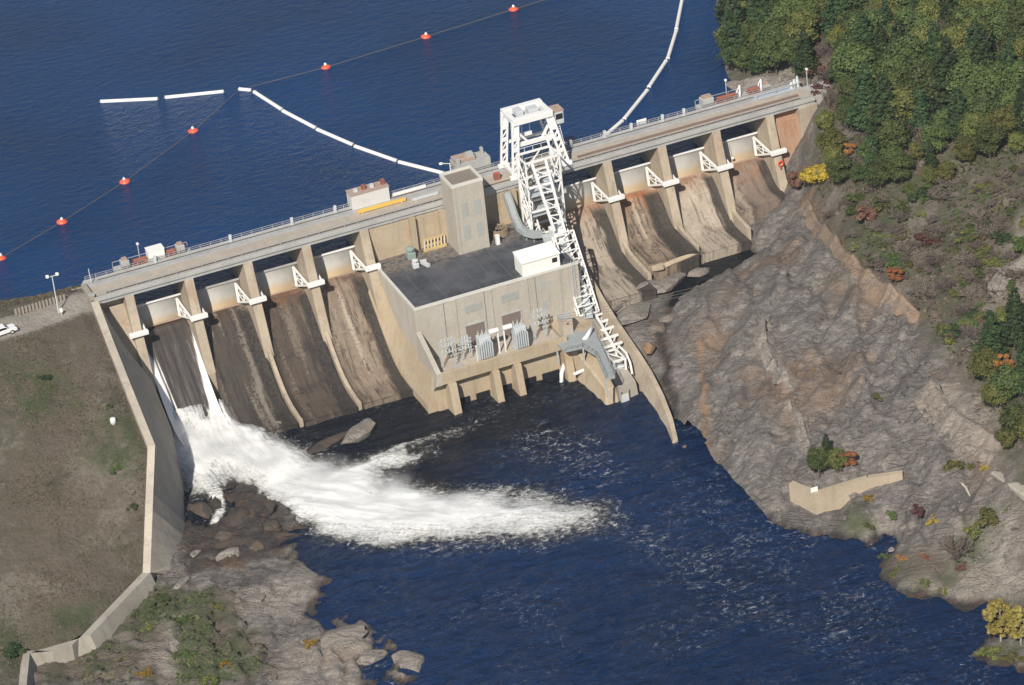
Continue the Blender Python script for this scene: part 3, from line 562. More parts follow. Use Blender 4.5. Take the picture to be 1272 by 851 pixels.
sheet('east_bank', 77, 262, -188, 112, 0.62, east_h, M['rock'],
      {'orange': lambda x, y, z: np.maximum(pmask(orange_e, 4, 4)(x, y, z)*.42, lmask([ledge, dyke], [2.6, 0.9])(x, y, z)), 'pale': lambda x, y, z: np.maximum(pmask(pale_e, 4, 3)(x, y, z), lmask([pale_ridge, pale_ridge2, crest2], [2.2, 1.4, 1.4])(x, y, z)),
       'scrub': lambda x, y, z: pmask(scrub_e, 5, 4)(x, y, z)*(1-0.9*rz_f(x, y, z)), 'lush': lambda x, y, z: pmask(lush_e, 4, 3)(x, y, z)*.9, 'wet': wet_shade_e},
      lambda x, y, z: (z > -28.5) & ~in_poly(x, y, [(70, -200), (81.5, -200), (81.5, -62), (80.4, -40), (82.5, -16), (86, -6), (86, 20), (70, 20)]) | in_poly(x, y, [(80, -200), (95, -200), (95, -66), (81, -66)]))
def on_east(px, py):
    """the point of the east bank met by a sight line"""
    ts = np.linspace(560, 900, 1400); d = ray(px, py); d = d/np.linalg.norm(d); p = CAM+ts[:, None]*d
    h = east_rbf(p[:, 0], p[:, 1]); k = np.argmax(p[:, 2] < h); return p[k]
def on_bank(px, py):
    ts = np.linspace(480, 900, 1600); d = ray(px, py); d = d/np.linalg.norm(d); p = CAM+ts[:, None]*d
    k = np.argmax(p[:, 2] < bank_rbf(p[:, 0], p[:, 1])); return p[k]

# ------------------------------------------------------------------ water
rv = MB(); rv.add([(-700, 6.5, ZR), (800, 6.5, ZR), (800, 1600, ZR), (-700, 1600, ZR)], [(0, 1, 2, 3)])
tag(rv.build('reservoir_water', M['reservoir']), kind='structure')

OG_Y = np.array([6, 4.5, 3, 1.5, 0, -2.3, -5, -8, -11, -14.5, -18, -60]); OG_Z = np.array([-11.7, -11, -11.1, -11.6, -12.8, -15.2, -18, -21, -23.4, -25.0, -25.5, -25.5])
def ogee(y, toe=-25.5):
    ys = np.asarray(y, float); z = np.interp(-ys, -OG_Y, OG_Z); k = 1.2
    return np.where(z > toe+4, z, toe+np.log1p(np.exp(np.clip((z-toe)*k, -30, 30)))/k)

main = P3([(212, 492, -24), (232, 535, -24.5), (272, 572, -25), (340, 608, -25.5), (420, 626, -25.8), (500, 632, -25.8), (580, 632, -25.8), (660, 628, -25.8), (740, 620, -25.8)])
main_w = [3.5, 5.0, 6.5, 6.8, 6.2, 5.4, 5.0, 4.8, 4.5]; main_i = [1.3, 1.5, 1.5, 1.45, 1.2, .92, .66, .42, .22]
arm = P3([(252, 452, -20), (280, 500, -23), (330, 545, -25), (400, 578, -25.5), (450, 582, -25.8), (495, 562, -25.8), (545, 546, -25.8), (610, 520, -25.8)])
arm_w = [1.4, 2.4, 3.2, 3.0, 2.4, 1.8, 1.5, 1.2]; arm_i = [1.2, 1.4, 1.3, 1.1, .8, .6, .42, .2]
leak = P3([(252, 590, -25.3), (268, 612, -25.5), (274, 636, -25.6), (263, 655, -25.7)])
def jet(x, y, L, W, I):
    d, t = seg_dist(x, y, L); l = np.r_[0, np.cumsum([math.hypot(b[0]-a[0], b[1]-a[1]) for a, b in zip(L[:-1], L[1:])])]; l = l/l[-1]
    ww = np.interp(t, l, W); ii = np.interp(t, l, I); return ii*np.exp(-(d/ww)**2.6)
SPN = dens_line([tuple(at(px, py, -25.5))[:2] for px, py in ((222, 440), (232, 500), (256, 555), (310, 595), (400, 618), (500, 630), (620, 632), (760, 634), (950, 680), (1150, 800))])
def flow_s(x, y, z=None):
    d, t = seg_dist(x, y, SPN); return t*170.0
def flow_d(x, y, z=None):
    d, t = seg_dist(x, y, SPN); i = np.clip((t*(len(SPN)-1)).astype(int), 0, len(SPN)-2); A = np.array(SPN); u = A[i+1]-A[i]; return d*np.sign(u[:, 0]*(y-A[i][:, 1])-u[:, 1]*(x-A[i][:, 0]))
PLUME = [tuple(at(px, py, -24.8))[:2] for px, py in ((190, 470), (204, 512), (246, 514), (264, 508), (250, 456), (262, 466), (286, 494), (316, 516), (348, 540), (390, 562), (425, 570), (470, 556), (510, 552), (530, 560), (480, 580), (480, 592), (560, 600), (660, 606), (770, 612), (775, 650), (670, 668), (560, 668), (470, 672), (405, 660), (362, 640), (338, 612), (310, 598), (284, 588), (264, 606), (236, 612), (205, 580), (196, 530))]
FX = [tuple(at(px, py, ZW))[:2] for px, py in ((330, 600), (460, 625), (620, 632), (820, 630))]
def foam_f(x, y, core=False):
    wx = x+(fbm(x*.22, y*.22, 4, 61)-.5)*4.5; wy = y+(fbm(x*.22+30, y*.22, 4, 67)-.5)*4.5
    ins = in_poly(wx, wy, PLUME); d, _ = seg_dist(wx, wy, PLUME+[PLUME[0]]); d = np.where(ins, d, -d)
    _, t = seg_dist(x, y, FX); d0, _ = seg_dist(x, y, [FX[0], FX[0]]); far = sstep(0.25, 1.0, t)
    f = np.clip(0.50+d/(8.0+5*far), 0, 1.2)*(1-0.36*far)
    f = f-0.26*sstep(-19, -11, y)*(x < 11.6)*(x > 1.0)-0.75*sstep(-19, -9, y)*sstep(11.0, 13.5, x)
    if not core: f = np.maximum(f, jet(x, y, leak, [1.6, 1.5, 1.2, 1.0], [1.2, 1.2, 1.0, .7]))
    f = np.maximum(f, jet(wx, wy, P3([(470, 568, -25.8), (520, 552, ZW), (560, 540, ZW), (620, 515, ZW)]), [2.5, 2.2, 2.0, 2.2], [.75, .6, .42, .2]))
    trail = P3([(450, 650, ZW), (560, 650, ZW), (680, 640, ZW), (800, 650, ZW), (950, 720, ZW), (1080, 790, ZW)])
    f = np.maximum(f, jet(wx, wy, trail, [9, 10, 10, 12, 16, 18], [.42, .42, .34, .24, .18, .15]))
    f = np.maximum(f, jet(wx, wy, P3([(640, 520, ZW), (690, 550, ZW), (760, 590, ZW), (820, 640, ZW)]), [6, 7, 7, 8], [.16, .26, .22, .16]))
    return np.maximum(f, 0.22*fbm(x*.05, y*.05, 3, 71))
def river_h(x, y):
    f = np.clip(foam_f(x, y), 0, 1); return ZW+(fbm(x*.3, y*.75, 4, 81)-.5)*(0.75+0.9*f)
sheet('river_water', -64, 150, -235, 0, 0.8, river_h, M['river'], {'foam': lambda x, y, z: foam_f(x, y), 'fs': flow_s, 'fd': flow_d, 'dam_reflection': lambda x, y, z: sstep(-72, -40, y+.35*(x-40)*(x > 40)*-1+(fbm(x*.06, y*.06, 4, 33)-.5)*30)})
def ww_h(x, y):
    f = np.clip(foam_f(x, y, True), 0, 1.4); bl = sstep(-33, -20, y)*sstep(-4, -1, x)*(1-sstep(20, 26, x)); base = np.maximum(ogee(y), ZW)*bl+ZW*(1-bl)
    c, q = math.cos(rad(52)), math.sin(rad(52)); u, v = c*x-q*y, q*x+c*y
    b1 = fbm(x*.11, y*.11, 3, 91); b2 = fbm(flow_s(x.ravel(), y.ravel()).reshape(x.shape)*.10, flow_d(x.ravel(), y.ravel()).reshape(x.shape)*.55, 4, 95); b3 = fbm(x*.8, y*.8, 4, 97)
    return base-0.2+sstep(.35, 1.1, f)*(0.1+2.0*b1+0.35*b2)+sstep(.3, .8, f)*(b3-.5)*0.14
ww = sheet('white_water', -8, 62, -75, -9, 0.3, ww_h, M['white_water'], {'foam': lambda x, y, z: foam_f(x, y, True), 'fs': flow_s, 'fd': flow_d}, lambda x, y, z: (foam_f(x, y, True) > 0.34) & ~((y > -9) & (x < 2)) & ~((x > 13) & (y > -8)), kind='stuff')
tag(ww, 'churning white water bursting from the foot of the open spillway bay', 'white water')
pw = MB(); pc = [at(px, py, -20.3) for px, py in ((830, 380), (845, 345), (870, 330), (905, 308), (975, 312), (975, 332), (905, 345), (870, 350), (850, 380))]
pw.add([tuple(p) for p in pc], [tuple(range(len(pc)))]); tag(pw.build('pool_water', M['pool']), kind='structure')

# ------------------------------------------------------------------ the dam
PX = [0.0, 11.3, 22.6, 33.9, 45.2, 94.1, 105.4, 116.7, 128.0]; PWD = 1.7
dam = thing('dam', 'long tan concrete gravity dam carrying a roadway between reservoir and river', 'dam')
BAYS = [  # x0, x1, toe level, end y, material
 (1.7, 11.3, -25.5, -20, 'c1'), (13.0, 22.6, -25.3, -19.5, 'c2'), (24.3, 33.9, -25.3, -20, 'c3'), (35.6, 45.2, -25.2, -20, 'c4'),
 (83.6, 94.1, -18.9, -19.5, 'c5'), (95.8, 105.4, -16.7, -14.2, 'c6'), (107.1, 116.7, -18.4, -13.2, 'c7'), (118.4, 128.0, -15.1, -7.2, 'c8')]
BR = (0.085, 0.066, 0.054); DK = (0.030, 0.026, 0.024)
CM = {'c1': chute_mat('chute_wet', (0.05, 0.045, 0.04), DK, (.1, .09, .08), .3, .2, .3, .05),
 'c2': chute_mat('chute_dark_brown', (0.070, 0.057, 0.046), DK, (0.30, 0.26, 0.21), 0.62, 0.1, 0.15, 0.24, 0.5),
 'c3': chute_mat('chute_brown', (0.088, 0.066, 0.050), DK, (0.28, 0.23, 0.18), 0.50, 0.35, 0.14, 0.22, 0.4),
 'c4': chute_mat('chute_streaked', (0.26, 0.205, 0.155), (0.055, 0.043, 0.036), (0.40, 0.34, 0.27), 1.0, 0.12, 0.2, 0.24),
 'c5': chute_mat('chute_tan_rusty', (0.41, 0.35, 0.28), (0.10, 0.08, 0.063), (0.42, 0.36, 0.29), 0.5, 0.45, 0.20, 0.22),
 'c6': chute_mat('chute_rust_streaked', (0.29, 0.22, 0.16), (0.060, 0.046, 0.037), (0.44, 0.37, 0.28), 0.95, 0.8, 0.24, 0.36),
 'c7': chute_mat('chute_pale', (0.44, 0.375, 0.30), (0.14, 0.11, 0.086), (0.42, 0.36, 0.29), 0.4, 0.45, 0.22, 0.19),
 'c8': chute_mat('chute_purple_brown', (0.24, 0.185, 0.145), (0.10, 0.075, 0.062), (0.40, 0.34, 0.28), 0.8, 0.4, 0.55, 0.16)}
def chute(x0, x1, toe, ye, mat):
    ys = np.concatenate([np.linspace(5.6, 1, 12), np.linspace(0.6, ye, 46)]); nx = 8; xs = np.linspace(x0-.2, x1+.2, nx)
    v = []; f = []; uv = []
    for j, y in enumerate(ys):
        z = float(ogee(y, toe))
        for i, x in enumerate(xs): v.append((x, y, z)); uv.append((i/(nx-1), np.clip((3.2-y)/(3.2-ye), 0, 1)))
    n = len(ys)
    for j in range(n-1):
        for i in range(nx-1): f.append((j*nx+i, (j+1)*nx+i, (j+1)*nx+i+1, j*nx+i+1))
    b = len(v)                       # body under the face: end wall and sides
    v += [(xs[0], ye, -31), (xs[-1], ye, -31), (xs[0], 5.6, -31), (xs[-1], 5.6, -31)]; uv += [(0, 1)]*4
    f += [tuple((n-1)*nx+i for i in range(nx))[::1]+(b+1, b), tuple(j*nx for j in range(n))+(b, b+2), tuple(j*nx+nx-1 for j in range(n))[::-1]+(b+3, b+1), (b+2, b+3)+tuple(range(nx))[::-1]]
    me = bpy.data.meshes.new('spillway_chute'); me.from_pydata(v, [], f); me.update()
    ul = me.uv_layers.new(name='UVMap')
    for lp in me.loops: ul.data[lp.index].uv = uv[lp.vertex_index]
    me.polygons.foreach_set('use_smooth', [True]*((n-1)*(nx-1))+[False]*4)
    me.materials.append(mat); o = bpy.data.objects.new('spillway_chute', me); COL.objects.link(o); o.parent = dam; return o
CL = {'c1': 'chute under running water', 'c2': 'dark brown dry chute', 'c3': 'brown dry chute with rust at its head', 'c4': 'brown chute with tan streaks', 'c5': 'tan chute with rusty head beside the powerhouse', 'c6': 'rust orange chute with black streaks', 'c7': 'pale tan chute', 'c8': 'short purple brown chute'}
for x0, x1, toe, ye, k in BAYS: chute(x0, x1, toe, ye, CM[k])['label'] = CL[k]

def pier_poly(): return [(9.5, -31), (9.5, -1.3), (0.25, -1.3), (-0.2, -3.2), (-1.75, -8.0), (-5.3, -18.2), (-5.6, -31)]
for i, x in enumerate(PX):
    b = MB().prism_x(pier_poly(), x, x+PWD); pr = b.build('pier', M['concrete_pier'], dam, bevel=0.08)
    if i == 4: continue
    tb = MB().box(x-1.0 if i == 0 else x-0.7, x+PWD+0.85, -2.75, -1.9, -8.25, -7.45); tb.build('trunnion_beam', M['white'], pr, bevel=0.05)
tbm = MB().box(45.2-.7, 45.2+2.3, -2.75, -1.9, -8.25, -7.45); tbm.build('trunnion_beam', M['white'], dam, bevel=0.05)
for x, y1 in ((22.6, -19.6), (33.9, -19.6), (94.1, -15.5), (105.4, -12.5), (116.7, -11.5)):
    toe = -25.3 if x < 50 else (-18.4 if x < 100 else -17.2); ys = np.linspace(-4.6, y1, 16)
    poly = [(y, float(ogee(y, toe))+1.1-0.7*k/15) for k, y in enumerate(ys)]+[(y1, -31), (-4.6, -31)]
    MB().prism_x(poly, x+0.5, x+1.2).build('divider_wall', M['concrete_pier'], dam)
# bulkheads at both ends and behind the powerhouse
MB().prism_x([(8.5, -1.3), (2.6, -1.3), (2.6, -3.4), (1.4, -4.0), (-5.0, -18), (-5.0, -31), (8.5, -31)], -7.5, 0.0).build('bulkhead', M['concrete_pier'], dam)
MB().prism_x([(8.5, -1.3), (2.0, -1.3), (2.0, -3.0), (0.6, -3.4), (-1.6, -16), (-1.6, -24), (8.5, -24)], 129.7, 135.0).build('bulkhead', concrete('rusty_bulkhead', (.40, .27, .19), (.38, .22, .14), .5, .6), dam)
MB().hexa([(134.6, -1.4, -15), (139.6, -0.2, -15), (139.6, 8, -15), (134.6, 8, -15)], [(134.9, -0.3, -1.3), (138.9, 0.2, -1.3), (138.9, 7.8, -1.3), (134.9, 7.8, -1.3)]).build('abutment', M['concrete_pier'], dam, bevel=.06)
MB().box(138.2, 143.5, 1.0, 6.2, -3.5, -0.25).build('abutment_slab', M['concrete_grey'], dam, bevel=.06)
iw = MB(); iw.box(46.9, 84.0, 0.6, 8.5, -31, -1.32)
for x in (54.8, 60.6, 68.0, 75.0): iw.box(x, x+1.1, -0.4, 0.62, -8.4, -1.4)
iw.build('intake_wall', M['concrete_tail'], dam)
# roadway
dk = MB().box(-5.6, 138.4, 0.0, 7.7, -0.55, 0.0).box(-5.6, 138.4, 0.3, 7.5, -1.3, -0.555); dk.build('roadway_slab', M['concrete_grey'], dam)
MB().box(-5.4, 138.2, 0.75, 4.9, 0.004, 0.05).build('roadway', M['deck_road'], dam)
MB().box(-5.4, 138.2, 5.3, 7.2, 0.004, 0.10).build('walkway', M['deck_strip'], dam)
gr = MB()
for y in (1.2, 6.6): gr.box(-3, 136, y-.07, y+.07, 0.05, 0.22)
gr.build('crane_rail', M['dark_steel'], dam)
MB().box(90, 136, 2.2, 2.7, 0.05, 0.35).build('pipe_run', paint('brown_pipe', (.20, .14, .11), .8, .4), dam)
cb = MB(); cb.box(-5.4, 138.2, 0.08, 0.38, 0.0, 0.28); cb.build('kerb', M['concrete_grey'], dam)
cb = MB(); cb.box(-5.4, 138.2, 7.25, 7.6, 0.0, 0.30); cb.build('kerb', M['concrete_grey'], dam)
def railing(name, x0, x1, y, parent, z=0.0, step=2.0, h=1.1, n=3):
    r = MB(); k = int((x1-x0)/step)
    for i in range(k+1): r.box(x0+i*step-.05, x0+i*step+.05, y-.05, y+.05, z, z+h)
    for j in range(n): r.box(x0, x1, y-.035, y+.035, z+h*(j+1)/n-.07, z+h*(j+1)/n)
    return r.build(name, M['rail'], parent)
railing('railing', -5, 138, 7.45, dam); railing('railing', -5, 60.5, 0.22, dam, 0, 2.5, 1.05, 2); railing('railing', 88, 138, 0.22, dam, 0, 2.5, 1.05, 2)
for x in (22.5, 34.5, 43.0, 8.0, 97.5, 103.0, 109.5, 114.0, 90.5):
    MB().box(x, x+.5, 7.0, 7.4, .1, 1.5).box(x+.1, x+.4, 6.9, 7.02, .6, 1.2).build('junction_box', M['light_steel'], dam)
# sills and apron blocks at the toes
def slab_block(px, py, z, sx, sy, sz, rot, mat, name, label, cat, seed):
    p = at(px, py, z); me_ = rock_mesh(name, sx, sy, sz, seed, 0.10, True); o = bpy.data.objects.new(name, me_); COL.objects.link(o); me_.materials.append(mat)
    o.location = tuple(p); o.rotation_euler = (0, 0, rot); return tag(o, label, cat)
def rock_mesh(name, sx, sy, sz, seed, rough=0.22, boxy=False):
    bm = bmesh.new(); bmesh.ops.create_icosphere(bm, subdivisions=4, radius=1.0)
    prng = np.random.default_rng(seed*17+3); pl = [(Vector(q/np.linalg.norm(q)), prng.uniform(.55, .92)) for q in prng.normal(size=(16, 3))]
    for v in bm.verts:
        c = v.co.copy()
        if boxy:
            m = max(abs(c.x), abs(c.y), abs(c.z)); c = c.lerp(c/m, 0.8)
        n = float(fbm(np.array([c.x*1.3+seed*7.1+c.z*2]), np.array([c.y*1.3-c.z*1.7+seed*3.3]), 4, seed)[0])-.5
        c *= 1+1.6*rough*n
        for q, dd in pl:
            e = c.dot(q)-dd
            if e > 0: c -= q*e*.92
        v.co = Vector((c.x*sx, c.y*sy, c.z*sz))
    me = bpy.data.meshes.new(name); bm.to_mesh(me); bm.free()
    for an in ('orange', 'pale', 'scrub', 'lush', 'wet'):
        a = me.attributes.new(an, 'FLOAT', 'POINT'); a.data.foreach_set('value', [0.0]*len(me.vertices))
    return me
def boulder(px, py, z, s, rot, label, seed, pale=0.0, wet=0.0, orange=0.0, cat='boulder', name='boulder', rough=.25, boxy=False):
    me = rock_mesh(name, *s, seed, rough, boxy); me.materials.append(M['rock']); o = bpy.data.objects.new(name, me); COL.objects.link(o)
    for an, v in (('pale', pale), ('wet', wet), ('orange', orange)): me.attributes[an].data.foreach_set('value', [v]*len(me.vertices))
    o.location = tuple(at(px, py, z)); o.rotation_euler = (0, 0, rot); return tag(o, label, cat)
o = slab_block(841, 322, -17.6, 4.7, 1.15, .95, .08, M['concrete_tail'], 'concrete_sill', 'long broken tan concrete sill lying below the rust orange chute', 'sill', 41)
o = slab_block(818, 333, -18.0, 1.5, 1.0, .9, .3, M['concrete_tail'], 'concrete_block', 'short tan concrete lump at the end of the broken sill', 'block', 43)
boulder(792, 362, -19.6, (6.2, 2.2, 1.0), .25, 'flat grey tan rock slab below the chute next to the powerhouse', 3, .7)
boulder(788, 390, -20.2, (4.6, 3.0, 1.2), .45, 'broad tan rock slab with dark hollows beside the curved training wall', 5, .8)
boulder(815, 409, -20.8, (2.4, 1.3, 1.0), .2, 'brown boulder standing in the dark channel at the rock edge', 9, .3, 0, .4)
boulder(806, 432, -21.4, (1.6, 1.4, 1.1), .1, 'rust orange rock against the end of the curved training wall', 12, 0, 0, 1.0)
boulder(840, 452, -21.6, (1.2, 1.6, .8), .3, 'small grey rock in the dark channel by the wall tip', 14, .2)
boulder(444, 540, -25.0, (4.6, 2.0, .9), .35, 'tan wedge of rock below the streaked brown chute', 21, .75, boxy=True)
boulder(410, 550, -25.9, (6.0, 1.6, .7), .3, 'low dark wet ledge at the toe of the brown chute', 23, 0, .8, .3)
boulder(345, 527, -25.2, (1.1, 1.6, .7), .1, 'small tan block at the foot of the dark brown chute', 25, .7, boxy=True)
boulder(285, 690, -24.4, (2.6, 1.6, 1.0), .3, 'pale rounded boulder on the shore below the battered wall', 27, .8)
boulder(242, 688, -24.6, (1.2, .7, .5), .4, 'pale block against the foot of the battered wall', 29, .8, boxy=True)
boulder(225, 725, -23.8, (2.4, .9, .6), .6, 'long pale rock beside the corner of the battered wall', 31, .8)
boulder(320, 632, -23.9, (3.4, 2.6, 1.4), .2, 'dark wet rock hump at the edge of the white water', 33, 0, .9, .2)
boulder(250, 632, -25.2, (2.0, 3.0, 1.3), .1, 'brown wet rock between the battered wall and the white water', 35, .1, .6, .4)
boulder(288, 603, -25.0, (1.1, 1.0, .9), .1, 'small dark rock poking out of the white water', 37, 0, 1.0)

def rock_ledge(pxl, h, wf, wb, label, seed, orange=0.0, pale=0.0, name='rock_ledge', side=1):
    L = np.array(dens_line([tuple(on_east(px, py)) for px, py in pxl], 9)); L[:, 2] = [east_z(p)-.1 for p in L]; n = len(L); m = 9; v = []; f = []
    for i, p in enumerate(L):
        a, b = L[max(i-1, 0)], L[min(i+1, n-1)]; d = (b-a)[:2]; d = d/np.linalg.norm(d); nx_ = np.array([d[1], -d[0]])*side; t = i/(n-1); env = min(1, t/.12, (1-t)/.15)**.6
        r = lambda k: float(fbm(np.array([i*.28+seed*3.1]), np.array([k*.9]), 4, seed)[0])-.5
        hh = h*env*(1+.55*r(0)); 
        for j in range(m):
            q = j/(m-1); off = wf*(1-q)**1.3*(1+.6*r(j+1)); z = -2.0+(hh+2.0)*(q**.75)+.8*r(j+20)*env
            if j == m-1: off = -.25
            v.append((p[0]+nx_[0]*off, p[1]+nx_[1]*off, p[2]+z))
        v.append((p[0]-nx_[0]*wb, p[1]-nx_[1]*wb, p[2]+hh*.82+.6*r(31)*env)); v.append((p[0]-nx_[0]*(wb+.35), p[1]-nx_[1]*(wb+.35), p[2]-2.2))
    M_ = m+2
    for i in range(n-1):
        for j in range(M_-1): f.append((i*M_+j, i*M_+j+1, (i+1)*M_+j+1, (i+1)*M_+j))
    o = MB().add(v, f).build(name, M['rock']); me = o.data
    for an, vv in (('orange', orange), ('pale', pale), ('scrub', 0.0), ('lush', 0.0), ('wet', 0.0)):
        at_ = me.attributes.new(an, 'FLOAT', 'POINT'); at_.data.foreach_set('value', [vv]*len(me.vertices))
    return tag(o, label, 'rock ledge')
rock_ledge([(1000, 248), (1012, 272), (1035, 303), (1062, 335), (1100, 368), (1142, 398)], 2.5, 2.4, .7, 'long orange tan rock ledge running diagonally below the scrubby hillside', 51, .85, .35)
rock_ledge([(954, 394), (947, 420), (958, 452), (982, 484)], .9, 1.7, .6, 'pale curved spine of rock in the middle of the grey slope', 53, 0, 1.0)
rock_ledge([(972, 502), (992, 525), (1004, 560)], .5, 1.2, .5, 'smaller pale rock rib below the pale curved spine', 55, .1, .9)
rock_ledge([(1150, 484), (1168, 512), (1200, 538), (1244, 562)], 2.0, 3.2, 1.3, 'tan slanted outcrop on the far side of the rock slope', 57, .35, .8, 'rock_outcrop')
rock_ledge([(1235, 368), (1252, 345), (1285, 325)], 2.2, 3.0, 1.4, 'pale rock outcrop at the frame edge above the pines', 59, 0, .8, 'rock_outcrop')
rock_ledge([(898, 108), (930, 108), (965, 105), (998, 108)], 1.6, 2.6, 1.5, 'pale rocky rim of the wooded reservoir shore', 65, 0, .9, 'rock_outcrop')
RP = []
for k in range(5):
    me = rock_mesh('loose_rock', 1.0, .75, .6, 70+k, .3, k % 2 == 0); me.materials.append(M['rock']); RP.append(me)
    me.attributes['pale'].data.foreach_set('value', [(.2, .8, 0, .6, .4)[k]]*len(me.vertices))
rr0 = random.Random(4); nr = 0
while nr < 90:
    px, py = rr0.uniform(840, 1262), rr0.uniform(300, 700)
    p = on_east(px, py)
    if not in_poly(np.array([p[0]]), np.array([p[1]]), rock_zone)[0]: continue
    if rr0.random() > (1.0 if px > 1050 else .45): continue
    o = bpy.data.objects.new('loose_rock', RP[nr % 5]); COL.objects.link(o); sz = rr0.choice([.35, .45, .5, .6, .8, 1.1]); o.scale = (sz*rr0.uniform(.8, 1.4), sz, sz*rr0.uniform(.7, 1.1)); o.rotation_euler = (0, 0, rr0.uniform(0, 6.28)); o.location = (p[0], p[1], east_z(p)+.1*sz); nr += 1
    tag(o, ('small ' if sz < .55 else 'larger ')+'loose rock lying on the '+('upper' if py < 450 else 'lower')+' part of the grey rock slope', 'rock', ('small' if sz < .55 else 'larger')+' loose rocks on the '+('upper' if py < 450 else 'lower')+' rock slope')
for px, py, z, sz, rot, lab, sd, pl_, wt, og in (
    (830, 352, -19.8, (4.2, 1.8, 1.0), .28, 'long pale rock ledge right below the broken sill', 71, .75, 0, .1), (868, 338, -20.2, (3.0, 1.4, .8), .3, 'pale ledge reaching into the dark pool', 72, .55, 0, .15), (812, 358, -20.2, (2.6, 1.5, 1.0), .9, 'tan rock between the two broad slabs below the spillway', 73, .7, 0, .2), (770, 376, -20.4, (3.4, 2.0, .9), .5, 'tan rock apron touching the curved training wall', 74, .75, 0, .1), (832, 396, -21.0, (2.2, 1.6, 1.0), .2, 'grey rock at the turn of the dark channel', 75, .35, 0, .2),
    (300, 648, -24.6, (3.6, 2.6, 1.7), .5, 'largest dark brown craggy rock beside the white water', 81, 0, .72, .5), (335, 655, -24.9, (2.6, 2.0, 1.3), 1.1, 'dark brown rock at the river tip of the craggy outcrop', 82, .1, .65, .6), (275, 668, -25.0, (2.4, 1.7, 1.1), .2, 'brown rock at the shore side of the craggy outcrop', 83, .1, .6, .5), (318, 680, -25.0, (2.2, 1.5, .9), .8, 'low brown rock below the craggy outcrop', 84, .2, .45, .6),
    (365, 722, -25.3, (5.2, 3.4, 1.4), .5, 'broad pale ledge jutting into the river on the near shore', 85, .75, 0, 0), (318, 735, -24.9, (4.2, 2.6, 1.2), .9, 'pale ledge inland of the broad jutting ledge', 86, .7, 0, .1), (420, 795, -25.2, (4.6, 3.0, 1.2), .4, 'pale angular ledge near the lower frame edge', 87, .85, 0, .1), (372, 812, -24.9, (3.6, 2.6, 1.2), 1.2, 'pale ledge beside the bright yellow bush', 88, .6, 0, 0), (458, 815, -25.6, (2.8, 2.0, 1.0), .2, 'pale ledge at the water by the lower frame edge', 89, .8, 0, 0), (508, 822, -25.7, (2.6, 3.4, .9), .3, 'isolated pale rock standing in the water at the lower frame edge', 90, .8, 0, 0), (330, 842, -24.6, (3.4, 2.0, 1.0), .6, 'grey ledge cut by the lower frame edge', 91, .45, 0, 0), (215, 800, -23.9, (1.6, 2.6, .7), .2, 'pale rubble rock in the shore thicket', 92, .9, 0, 0)):
    boulder(px, py, z, sz, rot, lab, sd, pl_, wt, og, 'rock', 'shore_rock', .3, sd > 84)
# ------------------------------------------------------------------ spillway gates
TY, TZ, GR = -2.1, -7.9, 6.8
def gate_mat():
    T = NT('gate_plate'); P = T.pos(); s = T.n('SeparateXYZ'); T.t.links.new(P, s.inputs[0]); n = T.noise(P, .5, 5, .6); st = T.noise(T.pos(1, .1, .12), 1.4, 5, .65)
    c = T.mix(T.ramp(n, .3, .7), (.46, .46, .44), (.53, .52, .49))
    low = T.ramp(T.math('ADD', s.outputs[2], T.math('MULTIPLY', T.math('SUBTRACT', st, .5), 1.6)), -8.6, -10.6)
    c = T.mix(T.math('MULTIPLY', low, .85), c, (.46, .33, .18)); c = T.mix(T.ramp(st, .58, .75, 0, .5), c, (.40, .26, .12))
    T.principled(c, .6); return T.m
M['gate'] = gate_mat()
def gate_labels():
    return ['grey radial gate above the open bay with running water', 'grey radial gate above the dark brown chute', 'grey radial gate above the brown rust-headed chute', 'grey radial gate above the tan-streaked chute',
            'radial gate half hidden behind the white lattice tower', 'rust-stained radial gate above the rust orange chute', 'palest radial gate above the pale tan chute', 'radial gate above the short purple brown chute by the wooded bank']
